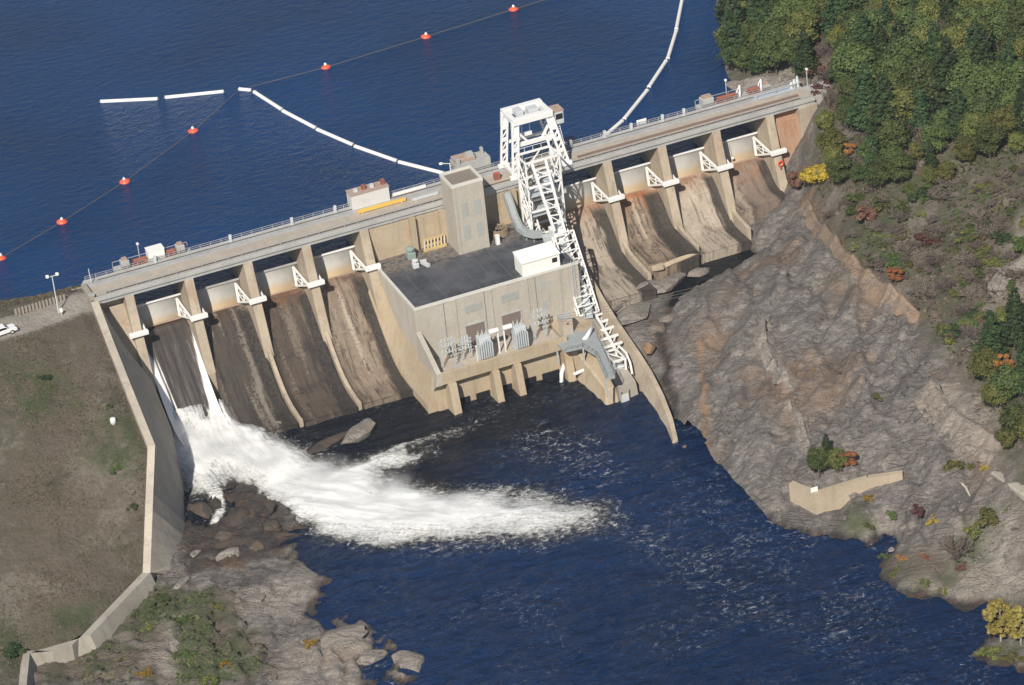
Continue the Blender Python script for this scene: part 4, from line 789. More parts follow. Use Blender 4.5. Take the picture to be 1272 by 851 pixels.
for (x0, x1, toe, ye, k), lab in zip(BAYS, gate_labels()):
    up = 0.55 if k == 'c1' else 0.0
    g = thing('radial_gate', lab, 'gate', (0, 0, 0), 0, 'radial gates between the piers'); a0, a1 = math.asin((-11.15+up-TZ)/GR), math.asin((-6.35+up*.6-TZ)/GR)
    sk = MB(); N = 14; v = []; f = []
    for j in range(N+1):
        a = a0+(a1-a0)*j/N
        for R_ in (GR, GR+.16):
            for x in (x0+.08, x1-.08): v.append((x, TY+R_*math.cos(a), TZ+R_*math.sin(a)))
    for j in range(N):
        b, c = 4*j, 4*j+4; f += [(b, b+1, c+1, c), (b+2, c+2, c+3, b+3), (b, c, c+2, b+2), (b+1, b+3, c+3, c+1)]
    f += [(0, 2, 3, 1), (4*N, 4*N+1, 4*N+3, 4*N+2)]
    so = sk.add(v, f).build('skin_plate', M['gate'], g, smooth=True); so.data.polygons.foreach_set('use_smooth', [i % 4 < 2 and i < 4*N for i in range(len(so.data.polygons))])
    e1 = (TY+GR*math.cos(a1), TZ+GR*math.sin(a1)); e0 = (TY+GR*math.cos(a0), TZ+GR*math.sin(a0))
    MB().bar((x0+.1, e1[0]-.05, e1[1]+.1), (x1-.1, e1[0]-.05, e1[1]+.1), .4, .2).build('top_girder', M['concrete_grey'] if k in ('c2', 'c3') else M['white'], g)
    MB().bar((x0+.1, e0[0]-.1, e0[1]+.1), (x1-.1, e0[0]-.1, e0[1]+.1), .25, .25).build('bottom_seal', M['rust_roof'], g)
    for side, xe in ((-1, x0+.45), (1, x1-.45)):
        am = MB(); T0 = (xe+side*.0, TY, TZ)
        pts = []
        for a in (a0+.07, a0+(a1-a0)*.5, a1-.1): pts.append((xe-side*.5, TY+(GR-.15)*math.cos(a), TZ+(GR-.15)*math.sin(a)))
        am.bar(pts[0], T0, .34, .34); am.bar(pts[2], T0, .34, .34); am.bar(pts[1], T0, .16, .16)
        am.bar(pts[0], pts[2], .42, .36)
        m1 = [Vector(pts[0]).lerp(Vector(T0), .5), Vector(pts[2]).lerp(Vector(T0), .5)]; am.bar(m1[0], m1[1], .16, .16); am.bar(m1[0], pts[1], .14, .14); am.bar(m1[1], pts[1], .14, .14)
        am.build('arm', M['white'], g)
        MB().bar((xe-.3, TY, TZ), (xe+.3, TY, TZ), .6, .6).build('trunnion_hub', M['white'], g, bevel=.1)
# sheet of water running down the open bay
ys = np.linspace(3.6, -17.5, 60); nx = 40; v = []; f = []; uv = []
for j, y in enumerate(ys):
    for i in range(nx):
        x = 1.75+(11.25-1.75)*i/(nx-1); u = i/(nx-1); t = j/59
        h = 0.10+0.35*t+0.5*max(0, u-.80)/.20*sstep(-.1, .7, np.array(t))+0.9*max(0, .12-u)/.12*sstep(.1, .6, np.array(t))
        v.append((x, y, float(ogee(y))+float(h)+float(fbm(np.array([x*2.0]), np.array([y*.4]), 3, 5)[0]-.5)*.3*(0.3+t))); uv.append((u, t))
for j in range(59):
    for i in range(nx-1): f.append((j*nx+i, (j+1)*nx+i, (j+1)*nx+i+1, j*nx+i+1))
me = bpy.data.meshes.new('spill_water'); me.from_pydata(v, [], f); ul = me.uv_layers.new(name='UVMap')
for lp in me.loops: ul.data[lp.index].uv = uv[lp.vertex_index]
me.polygons.foreach_set('use_smooth', [True]*len(f)); me.materials.append(M['sheet']); o = bpy.data.objects.new('spill_water', me); COL.objects.link(o)
tag(o, 'thin dark sheet of water with white edges running down the open spillway bay', 'running water', kind='stuff')

# ------------------------------------------------------------------ walls along the river
def wall_strip(name, top, foot, width, mat, label, cat='wall', wdir=(-1, 0)):
    """retaining wall: inner edge of the crest, foot of its battered face, crest width to the landward side"""
    m = MB(); n = len(top); v = []
    for i, (t, b) in enumerate(zip(top, foot)):
        a = Vector(top[max(i-1, 0)]); c = Vector(top[min(i+1, n-1)]); d = (c-a); d.z = 0; d.normalize(); nrm = Vector((d.y, -d.x, 0))
        if nrm.dot(Vector((*wdir, 0))) < 0: nrm = -nrm
        t = Vector(t); b = Vector(b); o = t+nrm*width
        v += [b-Vector((0, 0, 1.5)), b, t, o, o-Vector((0, 0, 4.0))]
    f = []
    for i in range(n-1):
        for k in range(5): k2 = (k+1) % 5; f.append((i*5+k, i*5+k2, (i+1)*5+k2, (i+1)*5+k))
    f += [tuple(range(5)), tuple((n-1)*5+k for k in range(5))[::-1]]
    o = m.add(v, f).build(name, mat); return tag(o, label, cat)
def dens(L, k=4):
    o = []
    for a, b in zip(L[:-1], L[1:]):
        for j in range(k): o.append(tuple(a[i]+(b[i]-a[i])*j/k for i in range(3)))
    return o+[L[-1]]
wall_strip('training_wall', dens(W_TOP), dens(W_FOOT), 1.3, concrete('battered_wall_concrete', (.52, .46, .375), (.40, .355, .295), .6, .08), 'tall battered grey concrete wall dropping from the dam along the white water')
wall_strip('retaining_wall', dens(LOW, 3), dens([(p[0]+.75, p[1]-.75, -25.2) for p in LOW], 3), 1.3, M['concrete_wall'], 'low cranked concrete wall crossing the foot of the brown embankment')
CW_T = [(85.6, -1.0, -10.5)]+P3([(716, 320, -14), (744, 370, -17), (762, 399, -18.6), (788, 437, -20.5), (804, 462, -21.8), (819, 492, -23.0), (830, 521, -24.2), (836, 546, -25.3)])
wall_strip('training_wall', dens(CW_T), dens([(p[0]-1.9+1.5*max(0, k-4)/4, p[1]-.3, -26.6) for k, p in enumerate(CW_T)]), 0.85, M['concrete_pier'], 'long curved tan concrete wall between the powerhouse and the grey rock', wdir=(1, 0))
# free standing concrete wall on the east shore with a sign board
C1, C2, C3, C4 = at(980, 600, -21), at(1012, 614, -21), at(1078, 594, -19.9), at(1121, 588, -19.0)
ew = MB()
for a, b in ((C1, C2), (C2, C3), (C3, C4)):
    d = Vector(b-a); d.z = 0; d.normalize(); n_ = Vector((-d.y, d.x, 0)); A, B = Vector(a), Vector(b)
    zb = (-26.3, -26.3) if a is not C3 else (-25.0, -22.5)
    if a is C2: zb = (-26.3, -24.6)
    ew.hexa([(A.x, A.y, zb[0]), (B.x, B.y, zb[1]), (B.x+n_.x*1.6, B.y+n_.y*1.6, zb[1]), (A.x+n_.x*1.6, A.y+n_.y*1.6, zb[0])], [tuple(A), tuple(B), tuple(B+n_*1.0), tuple(A+n_*1.0)])
tag(ew.build('concrete_wall', concrete('east_wall', (.46, .38, .28), (.38, .31, .23), .5, .15)), 'short angled tan concrete wall on the rock by the river', 'wall')
p = C2+np.array([0.2, .5, 0]); sg = thing('sign_board', 'small white sign on the angled tan concrete wall', 'sign', tuple(p))
MB().box(-.65, .65, -.05, .05, .15, 1.05).build('board', M['white_shed'], sg); MB().box(-.5, -.42, -.03, .03, 0, .9).box(.42, .5, -.03, .03, 0, .9).build('post', M['light_steel'], sg)
R0, R1 = on_east(1230, 592), on_east(1300, 640)
A, B = Vector(R0), Vector(R1); d = (B-A); d.z = 0; d.normalize(); n_ = Vector((-d.y, d.x, 0))
rm = MB(); rm.hexa([A-Vector((0, 0, 3)), B-Vector((0, 0, 3)), B+n_*2.6-Vector((0, 0, 3)), A+n_*2.6-Vector((0, 0, 3))], [A+Vector((0, 0, .9)), B+Vector((0, 0, .8)), B+n_*2.2+Vector((0, 0, 1.1)), A+n_*2.2+Vector((0, 0, 1.2))])
tag(rm.build('concrete_slab', M['concrete_wall'], bevel=.2), 'weathered pale concrete slab sloping down the rocky bank', 'slab')

# ------------------------------------------------------------------ powerhouse
ph = thing('powerhouse', 'square tan concrete powerhouse with a flat black roof built against the dam', 'powerhouse')
RZ, FY, XL, XR = -8.35, -20.6, 46.9, 79.0
MB().box(XL, XR, FY, 0.55, -28, RZ-.02).build('wall', M['concrete_house'], ph)
MB().box(XL-.06, XL, FY+.0, -0.6, -19.0, RZ-.25).build('side_wall', M['concrete_side'], ph)
MB().box(XL+.35, XR-.35, FY+.35, 0.3, RZ-.02, RZ+.06).build('roof', M['tar'], ph)
cp = MB().box(XL-.12, XR+.1, FY-.12, FY+.33, RZ-.25, RZ+.22).box(XL-.12, XL+.33, FY+.335, -0.4, RZ-.25, RZ+.22)
cp.build('parapet', paint('pale_coping', (.60, .58, .54), .7, .15), ph)
# battered foot along the neighbouring chute
ys = np.linspace(-1, -27.5, 30); v = []; f = []
for y in ys:
    z = float(ogee(y)); t = min(1, (-y)/14.0); v += [(44.9, y, z-1.5), (44.95, y, z+.6), (46.86, y, min(RZ-1, z+4.5+3.0*t)), (46.95, y, -28)]
for i in range(29):
    for k in range(4): k2 = (k+1) % 4; f.append((4*i+k, 4*i+k2, 4*i+4+k2, 4*i+4+k))
f.append((4*29, 4*29+1, 4*29+2, 4*29+3)); MB().add(v, f).build('battered_footing', M['concrete_tail'], ph)
# transformer deck
DY, DZ0, DZ1 = -29.3, -19.3, -17.5
MB().box(47.6, 72.0, DY+.5, FY, DZ0-.6, DZ0).build('transformer_deck', M['deck_road'], ph)
MB().box(47.6, 72.2, DY, DY+.5, DZ0-.62, DZ1).build('deck_parapet', M['concrete_tail'], ph, bevel=.05)
MB().hexa([(46.3, DY, DZ0-.64), (47.6, DY, DZ0-.64), (47.6, FY, -28), (46.3, FY, -28)], [(46.7, DY, DZ1), (47.6, DY, DZ1), (47.6, FY-.02, -13.0), (46.7, FY-.02, -13.0)]).build('wing_wall', M['concrete_house'], ph)
MB().box(46.9, 72.0, -27.6, FY+.02, -30, DZ0-.62).build('tailrace_wall', M['concrete_tail'], ph)
for x, wd in ((48.6, 1.5), (57.1, 1.3), (61.4, 1.3), (71.0, 1.5)):
    MB().hexa([(x, -31.8, -29), (x+wd, -31.8, -29), (x+wd, -27.55, -29), (x, -27.55, -29)], [(x, -29.9, DZ0-.64), (x+wd, -29.9, DZ0-.64), (x+wd, -27.55, DZ0-.64), (x, -27.55, DZ0-.64)]).build('tailrace_pier', M['concrete_tail'], ph, bevel=.06)
for x0_, x1_ in ((50.4, 53.0), (54.2, 56.9), (58.6, 61.2), (63.0, 66.0), (67.2, 70.6)):
    MB().box(x0_, x1_, -27.75, -27.58, -27, -24.6).build('draft_tube_opening', M['glass'], ph)
for x, z0, z1, wd in ((56.2, -19.3, -14.6, 3.6), (63.3, -19.3, -14.6, 3.6)):
    d_ = MB().box(x, x+wd, FY-.06, FY-.01, z0, z1).build('door', M['door'], ph); MB().box(x-.25, x+wd+.25, FY-.2, FY-.062, z1, z1+.3).build('lintel', M['concrete_grey'], d_)
for x in (56.5, 63.6):
    lv = MB()
    for k in range(6): lv.bar((x, FY-.07, -11.9+k*.25), (x+3.2, FY-.07, -11.9+k*.25), .06, .16)
    lv.box(x-.1, x+3.3, FY-.045, FY-.01, -12.1, -10.45).build('louvre', M['louver'], ph)
for x in (53.9, 60.9, 68.0, 74.4): MB().box(x, x+.9, FY-.14, FY-.008, -19.3, RZ-.27).build('pilaster', M['concrete_house'], ph)
for x, z in ((71.3, -12.2), (71.3, -16)): MB().box(x, x+1.1, FY-.05, FY-.01, z, z+2.0).build('window', M['louver'], ph)
ci = MB()
for z in (-11.2, -13.9, -16.6): ci.box(XL, XR, FY-.012, FY-.004, z, z+.05)
ci.build('panel_joint', M['louver'], ph)
rs = MB()
for x in np.arange(50.2, 79, 3.3): rs.box(x, x+.10, FY+.4, -.5, RZ+.061, RZ+.085)
rs.build('roof_seam', paint('roof_seam', (.11, .11, .12), .8, .2), ph)
for x in (52.3, 60.2, 70.2): MB().tube([(x, FY-.16, RZ-.3), (x, FY-.16, -17.2), (x+.1, FY-.3, -19.2)], .09, 6).build('downpipe', M['louver'], ph)
lad = MB()
for dx in (0, .5): lad.bar((77.6+dx, FY-.25, RZ+.9), (77.6+dx, FY-.25, -18.6), .07)
for k in range(26): lad.bar((77.6, FY-.25, -18.4+k*.4), (78.1, FY-.25, -18.4+k*.4), .05)
lad.build('ladder', M['light_steel'], ph)
for x in (55.9, 63.0):
    for dx in (0, 3.95): MB().box(x+dx, x+dx+.25, FY-.13, FY-.062, -19.3, -14.6).build('door_jamb', M['concrete_grey'], ph)
MB().box(72.2, 79.0, -30.0, FY, -28, -18.6).build('east_block', M['concrete_tail'], ph, bevel=.08)
MB().hexa([(72.9, -43.0, -28), (76.2, -43.0, -28), (77.2, -30, -28), (72.2, -30, -28)], [(74.0, -41.2, -23.2), (76.0, -41.2, -23.2), (76.8, -30, -20.9), (73.6, -30, -20.9)]).build('tailrace_nose', M['concrete_tail'], ph, bevel=.3)
MB().hexa([(76.2, -42.2, -28), (80.0, -42.2, -28), (80.4, -22, -28), (76.2, -22, -28)], [(76.2, -41.8, -23.0), (79.6, -41.8, -23.0), (80.0, -22, -18.4), (76.2, -22, -18.4)]).build('fishway_floor', M['concrete_wall'], ph)
tw = thing('elevator_tower', 'tall square concrete tower rising from the back of the black roof', 'tower')
MB().box(61.7, 67.7, -6.0, -0.2, RZ, 5.5).build('shaft', M['concrete_house'], tw)
rr = MB().box(61.6, 67.8, -6.1, -5.75, 5.4, 6.0).box(61.6, 67.8, -.45, -.1, 5.4, 6.0).box(61.6, 61.95, -5.75, -.45, 5.4, 6.0).box(67.45, 67.8, -5.75, -.45, 5.4, 6.0); rr.build('parapet', paint('tower_coping', (.62, .60, .55), .7, .15), tw)
MB().box(61.95, 67.45, -5.75, -.45, 5.5, 5.56).build('roof', paint('gravel_roof', (.22, .19, .16), .9, .5, (.20, .12, .09)), tw)
for x in (63.0, 65.6):
    for z in (-5.6, -1.0):
        MB().box(x, x+1.3, -6.06, -6.0, z, z+3.0).build('louvre', M['louver'], tw)
for x in (61.7, 67.2): MB().box(x, x+.5, -6.09, -6.0, RZ, 5.4).build('corner_pilaster', M['concrete_house'], tw)
sh = thing('rooftop_shed', 'white metal shed at the front edge of the black roof', 'shed', (68.3, -20.3, RZ+.06))
MB().hexa([(0, 0, 0), (7.4, 0, 0), (7.4, 3.6, 0), (0, 3.6, 0)], [(0, 0, 2.7), (7.4, 0, 2.7), (7.4, 3.6, 3.4), (0, 3.6, 3.4)]).build('wall', M['white_shed'], sh)
MB().hexa([(-.15, -.2, 2.69), (7.55, -.2, 2.69), (7.55, 3.75, 3.42), (-.15, 3.75, 3.42)], [(-.15, -.2, 2.83), (7.55, -.2, 2.83), (7.55, 3.75, 3.56), (-.15, 3.75, 3.56)]).build('roof', M['white_shed'], sh)
MB().box(5.9, 6.9, -.04, .0, 1.2, 2.1).build('window', M['glass'], sh); MB().box(1.2, 2.1, -.03, .0, 0.05, 2.0).build('door', M['white_shed'], sh)
# roof furniture
def vent(x, y, s, mat, label, kind=0):
    t = thing('roof_vent', label, 'vent', (x, y, RZ+.06)); MB().box(-s*.5, s*.5, -s*.5, s*.5, 0, s*.9).build('housing', mat, t, bevel=.08)
    MB().lathe([(0, s*.9), (s*.3, s*.9), (s*.3, s*1.15), (s*.55, s*1.2), (s*.55, s*1.45), (0, s*1.6)]).build('cowl', M['light_steel'] if kind else mat, t); return t
vent(53.6, -2.2, 1.5, paint('green_grey_paint', (.25, .32, .29), .6, .2), 'green grey ventilator box by the back wall of the black roof')
vent(53.0, -6.0, 1.1, M['light_steel'], 'small galvanised roof ventilator in the middle of the black roof', 1)
t = thing('exhaust_duct', 'pale cross shaped duct lying on the black roof', 'duct', (54.2, -5.2, RZ+.06)); MB().bar((-1.4, .3, .4), (1.2, -.1, .4), .5, .5).build('run', M['light_steel'], t); MB().bar((.2, .2, .4), (.9, -2.2, .4), .6, .6).build('branch', M['light_steel'], t)
t = thing('hose_coil', 'round brown coil of hose on the black roof beside the grey flume', 'coil', (71.0, -2.5, RZ+.06))
for k in range(4):
    n = 28; pts = [(1.75*math.cos(2*math.pi*i/n)*(1-.05*k), 1.75*math.sin(2*math.pi*i/n)*(1-.05*k), .2+.33*k) for i in range(n+1)]; MB().tube(pts, .19, 6).build('turn', M['hose'], t)
hb = MB()
for a in range(0, 180, 36): hb.bar((1.9*math.cos(rad(a)), 1.9*math.sin(rad(a)), 1.3), (-1.9*math.cos(rad(a)), -1.9*math.sin(rad(a)), 1.3), .1)
hb.build('drum_spokes', M['hose'], t)
t = thing('roof_cabinet', 'small white cabinet at the foot of the concrete tower', 'cabinet', (69.0, -6.3, RZ+.06)); MB().box(0, .7, 0, .6, 0, 1.8).build('case', M['white'], t); MB().box(-.05, .75, -.05, .65, 1.8, 1.88).build('lid', M['white'], t)
t = thing('stoplog_rack', 'ochre slotted rack leaning in the recess beside the concrete tower', 'rack', (56.4, -0.9, RZ+.06))
sl_ = MB().bar((0, -.5, .3), (4.6, -.5, .3), .45, .5).bar((0, .1, 2.2), (4.6, .1, 2.2), .25); sl_.build('frame', M['stoplog'], t)
for k in range(7): MB().bar((.3+k*.66, -.4, .4), (.6+k*.66, .05, 2.1), .28, .1).build('slat', M['stoplog'] if k % 2 else M['wood'], t)

# transformers and bus work
for x, lab in ((56.3, 'grey finned transformer nearer the corner of the powerhouse deck'), (63.2, 'grey finned transformer farther along, towards the lattice tower')):
    t = thing('transformer', lab, 'transformer', (x-.2, -25.4, DZ0), 0, 'finned transformers on the powerhouse deck'); t.scale = (1.14, 1.1, 1.1)
    MB().box(.35, 2.35, -.8, .9, 0.3, 4.2).build('tank', M['transformer'], t, bevel=.08); MB().box(.1, 2.6, -1.0, 1.1, 0, .3).build('plinth', M['concrete_grey'], t)
    for fx in range(6):
        MB().box(.25+fx*.37, .25+fx*.37+.2, -1.45, -.82, .7, 4.0-.25*abs(fx-2.5)).build('radiator_fin', M['transformer'], t)
    for k in range(3): MB().lathe([(.13, 0), (.22, .15), (.12, .3), (.2, .45), (.1, .6), (.08, .95), (0, .98)], (.65+k*.7, .35, 4.2), 8).build('bushing', M['louver'], t)
    s = 1 if x < 60 else -1; cx_ = 2.45 if s > 0 else .25
    MB().tube([(cx_, .2, 4.4), (cx_+s*1.5, .2, 4.4)], .42, 10).build('conservator', M['white'], t, smooth=False); MB().bar((cx_+s*1.4, .2, 0.0), (cx_+s*1.4, .2, 4.1), .2).build('support', M['white'], t)
def bus_frame(x, y, w_, h, lab, n=4, sd=1):
    t = thing('bus_frame', lab, 'bus frame', (x, y, DZ0)); rr_ = random.Random(sd)
    for xx in (0, w_):
        pm = MB()
        for dx in (-.22, .22): pm.bar((xx+dx, 0, 0), (xx+dx, 0, h), .09)
        k = int(h/.7)
        for i in range(k): pm.bar((xx-.22, 0, i*.7), (xx+.22, 0, (i+1)*.7), .06); pm.bar((xx-.22, 0, i*.7), (xx+.22, 0, i*.7), .06)
        pm.build('post', M['grey_steel'], t)
    for j, z in enumerate((h*.55, h*.8, h)):
        MB().bar((-.4, 0, z), (w_+.4, 0, z), .14).build('crossbar', M['grey_steel'], t)
        for i in range(n): MB().lathe([(.1, 0), (.17, .1), (.09, .2), (.17, .3), (.09, .4), (.16, .5), (.05, .6), (0, .62)], (w_*(i+.5)/n, 0, z+.07), 7).build('insulator', M['grey_steel'], t)
    return t
bus_frame(49.6, -24.6, 2.6, 5.2, 'grey steel bus frame in the near corner of the powerhouse deck', 4)
bus_frame(53.8, -24.0, 1.6, 4.2, 'narrow grey bus frame just left of the nearer transformer', 3)
bus_frame(67.8, -24.4, 2.2, 5.6, 'grey steel bus frame just right of the farther transformer', 3)
t = thing('switch_cabinet', 'low pinkish cabinet on the near corner of the powerhouse deck', 'cabinet', (50.6, -28.0, DZ0)); MB().box(0, 2.0, 0, 1.1, 0, 1.1).build('case', paint('pink_grey', (.48, .40, .36), .7, .2), t); MB().box(-.08, 2.08, -.08, 1.18, 1.1, 1.2).build('lid', M['concrete_grey'], t)
t = thing('fence_post', 'slim white post at the deck edge left of the nearer transformer', 'post', (55.0, -28.4, DZ0)); MB().bar((0, 0, 0), (0, 0, 4.6), .13).build('mast', M['white'], t); MB().lathe([(0, 4.6), (.16, 4.62), (.16, 4.8), (0, 4.85)]).build('cap', M['white'], t)
t = thing('control_hut', 'small tan concrete hut beside the grey lattice stairs', 'hut', (72.3, -27.2, -18.6)); MB().box(0, 2.0, 0, 2.0, 0, 3.4).build('wall', concrete('hut_tan', (.50, .42, .34), (.45, .38, .30), .2, .1), t); MB().box(-.12, 2.12, -.12, 2.12, 3.4, 3.6).build('roof', M['concrete_grey'], t); MB().box(.9, 1.25, -.03, 0, 2.3, 2.6).build('vent', M['glass'], t)

# ------------------------------------------------------------------ gantry crane on the deck
gc = thing('gantry_crane', 'big white steel gantry crane straddling the dam roadway', 'crane', (81.3, 4.0, 0.1))
def gl(x, y, z): return (x-81.3, y-4.0, z-.1)
TOPZ = 11.0
for xb, xt, s in ((76.7, 78.2, 1), (87.0, 84.9, -1)):
    for yb, yt in ((0.7, 2.0), (6.4, 7.0)):
        lg = MB(); wdt = .95
        P = lambda t, dx: gl(xb+(xt-xb)*t+dx, yb+(yt-yb)*t, .5+(TOPZ-.5)*t)
        for dx in (-wdt*.6, wdt*.6): lg.bar(P(0, dx), P(1, dx), .30, .42)
        for t in (.02, .24, .46, .68): lg.bar(P(t+.03, -wdt*.6), P(t+.03, wdt*.6), .5, .62); lg.bar(P(t+.05, -wdt*.6), P(t+.2, wdt*.6), .16, .2)
        lg.hexa([P(.74, -wdt*.7), P(.74, wdt*.7), (P(.74, wdt*.7)[0], P(.74, 0)[1]+.45, P(.74, 0)[2]), (P(.74, -wdt*.7)[0], P(.74, 0)[1]+.45, P(.74, 0)[2])],
                [P(1, -wdt*.75), P(1, wdt*.75), (P(1, wdt*.75)[0], P(1, 0)[1]+.45, P(1, 0)[2]), (P(1, -wdt*.75)[0], P(1, 0)[1]+.45, P(1, 0)[2])])
        lg.build('leg', M['white'], gc)
        MB().box(xb-81.3-1.1, xb-81.3+1.1, yb-4-.4, yb-4+.4, .12, .8).build('wheel_truck', M['white'], gc, bevel=.06)
for y in (2.0, 7.0): MB().bar(gl(77.6, y, TOPZ), gl(85.6, y, TOPZ), 1.25, 1.2).build('main_beam', M['white'], gc, bevel=.05)
for x in (78.1, 85.1): MB().bar(gl(x, 2.46, TOPZ), gl(x, 6.54, TOPZ), .95, 1.0).build('end_beam', M['white'], gc, bevel=.05)
MB().bar(gl(77.5, 2.0, 6.2), gl(86.0, 2.0, 6.2), .5, .75).build('cross_beam', M['white'], gc); MB().bar(gl(77.6, 7.0, 4.8), gl(86.0, 7.0, 4.8), .4, .5).build('cross_beam', M['white'], gc)
MB().bar(gl(76.5, 1.6, 1.2), gl(76.5, 6.6, 1.2), .5, .6).build('sill_beam', M['white'], gc); MB().bar(gl(86.6, 1.6, 1.2), gl(86.6, 6.6, 1.2), .5, .6).build('sill_beam', M['white'], gc)
for (x0, x1) in ((78.6, 80.3), (84.6, 83.2)): MB().bar(gl(x0, 2.0, 8.6), gl(x1, 2.0, 6.4), .4, .4).build('knee_brace', M['white'], gc)
tr = MB().box(-.2, 2.7, -1.9, 2.4, 10.3, 10.7).box(.2, 2.2, -1.0, .8, 10.7, 12.0).box(-1.9, -.5, 0, 2.2, 10.6, 11.7); tr.build('hoist_trolley', M['light_steel'], gc, bevel=.05)
MB().tube([(-1.0, .6, 10.7), (-1.0, .6, 7.0)], .06, 6).tube([(.6, .6, 10.4), (.6, .6, 7.0)], .06, 6).box(-1.25, .85, .3, .9, 6.3, 7.0).build('hook_block', M['white'], gc)
cabn = MB().box(86.1-81.3, 87.9-81.3, -1.9, .6, 8.0, 10.6).build('cab', M['light_steel'], gc, bevel=.05)
MB().box(86.3-81.3, 87.7-81.3, -1.95, -1.9, 9.0, 10.1).build('window', M['glass'], cabn); MB().box(86.0-81.3, 88.0-81.3, -2.0, .7, 10.6, 10.8).build('roof', M['rust_roof'], cabn)
ld = MB()
for dx in (-.25, .25): ld.bar((6.2+dx, -2.6, .2), (5.2+dx, -2.3, 8.0), .08)
for k in range(20): ld.bar((6.2-.25-k*.05, -2.6+k*.015, .3+k*.39), (6.2+.25-k*.05, -2.6+k*.015, .3+k*.39), .05)
ld.build('ladder', M['white'], gc)

# ------------------------------------------------------------------ white lattice fish lift
fl = thing('lattice_tower', 'white steel lattice tower standing between the gantry crane and the black roof', 'lattice tower', (80.8, -5.0, RZ))
def fo(p): return (p[0]-80.8, p[1]+5.0, p[2]-RZ)
XA, XB, YF, YB, ZT = 75.9, 82.6, -7.2, -3.0, 6.9
for x, zb in ((XA, RZ), (XB, -15.0)):
    for y in (YF, YB): MB().bar(fo((x, y, zb)), fo((x, y, ZT)), .28, .28).build('column', M['white'], fl)
lv_ = [-8.0, -3.2, 1.8, ZT]
for z in lv_:
    rg = MB()
    for y in (YF, YB): rg.bar(fo((XA, y, z)), fo((XB, y, z)), .28, .34)
    for x in (XA, XB): rg.bar(fo((x, YF, z)), fo((x, YB, z)), .26, .3)
    rg.build('ring_beam', M['white'], fl)
for k, (za, zb) in enumerate(zip(lv_[:-1], lv_[1:])):
    br = MB()
    for x in (XA, XB): br.bar(fo((x, YF, za)), fo((x, YB, zb)), .18); br.bar(fo((x, YB, za)), fo((x, YF, zb)), .18)
    xm = (XA+XB)/2+1.5
    br.bar(fo((xm, YF, za)), fo((XB, YF, zb)), .2); br.bar(fo((XB, YF, za)), fo((xm, YF, zb)), .2); br.bar(fo((XA, YB, za)), fo((xm, YB, zb)), .18)
    br.build('bracing', M['white'], fl)
for (a, b) in (((77.2, -7.0, 6.7), (78.0, -13.0, -5.0)), ((79.9, -7.0, 6.7), (80.0, -14.6, -8.7)), ((80.0, -14.6, -8.7), (80.9, -20.8, -19.2))):
    MB().bar(fo(a), fo(b), .40, .46).build('inclined_rail', M['white'], fl)
ru = MB()
for k in range(1, 9):
    t = k/9; A = Vector((77.2, -7.0, 6.7)).lerp(Vector((78.0, -13.0, -5.0)), t); B = Vector((79.9, -7.0, 6.7)).lerp(Vector((80.0, -13.0, -5.3)), t)
    ru.bar(fo(A), fo(B), .2)
    if k % 2: ru.bar(fo(A), fo(Vector(B)+Vector((0, -.9, -1.35))), .14)
ru.build('cross_tie', M['white'], fl)
MB().box(XA-80.8+.2, XB-80.8-.2, -1.8, 2.6, 7.85, 7.95).build('platform', M['grey_steel'], fl)
MB().box(XA-80.8+.2, .2, -2.0, 2.6, 3.95, 4.05).build('platform', M['grey_steel'], fl); MB().box(1.3, XB-80.8-.2, -2.0, 2.6, 11.4, 11.5).build('platform', M['grey_steel'], fl)
MB().box(-.8, 1.0, -.8, 1.2, 8.0, 9.6).build('hopper', M['light_steel'], fl, bevel=.1); MB().box(-2.4, .4, -7.2, -3.9, .25, 2.4).build('machine_housing', M['white'], fl, bevel=.1); MB().lathe([(0, 2.6), (.8, 2.6), (.8, 3.2), (0, 3.4)], (-.3, -5.6, 0)).build('motor', M['light_steel'], fl)
hr = MB()
for y in (YF, YB): hr.bar(fo((XA, y, ZT+1.1)), fo((XB, y, ZT+1.1)), .07)
for x in np.linspace(XA, XB, 5):
    for y in (YF, YB): hr.bar(fo((x, y, ZT)), fo((x, y, ZT+1.1)), .07)
hr.build('handrail', M['white'], fl)
# small stair tower beside it
st = thing('stair_frame', 'narrow white bolted frame with diagonal bracing beside the grey flume', 'stair frame', (76.2, -6.6, RZ))
for dx in (0, 1.5): MB().bar((dx, 0, 0), (dx-.3, 3.2, 8.2), .26).build('post', M['white'], st)
for k in range(5):
    t = k/5; a = (-.3*t, 3.2*t, 8.2*t); MB().bar(a, (1.5-.3*(t+.18), 3.2*(t+.18), 8.2*(t+.18)), .16).bar(a, (1.5-.3*t, 3.2*t, 8.2*t), .16).build('brace', M['white'], st)
# inclined and horizontal conveyor frame down to the tailrace
tr_ = MB()
for x in (77.6, 81.4):
    A, B = Vector((x, -12.6, -6.2)), Vector((x, -21.6, -19.0)); o1 = Vector((0, -1.1, .8))
    for k in range(9):
        p, q = A.lerp(B, k/9), A.lerp(B, (k+1)/9); tr_.bar(fo(p), fo(q+o1), .12); tr_.bar(fo(p+o1), fo(q), .12); tr_.bar(fo(p), fo(p+o1), .13)
    tr_.bar(fo(A+o1), fo(B+o1), .24).bar(fo(A), fo(B), .24)
for k in range(10):
    a = Vector((77.6, -13.7, -5.4)).lerp(Vector((77.6, -22.7, -18.2)), k/9); b = a+Vector((3.8, 0, 0)); tr_.bar(fo(a), fo(b), .17)
    if k < 9: c_ = Vector((77.6, -13.7, -5.4)).lerp(Vector((77.6, -22.7, -18.2)), (k+1)/9); tr_.bar(fo(b), fo(c_), .14)
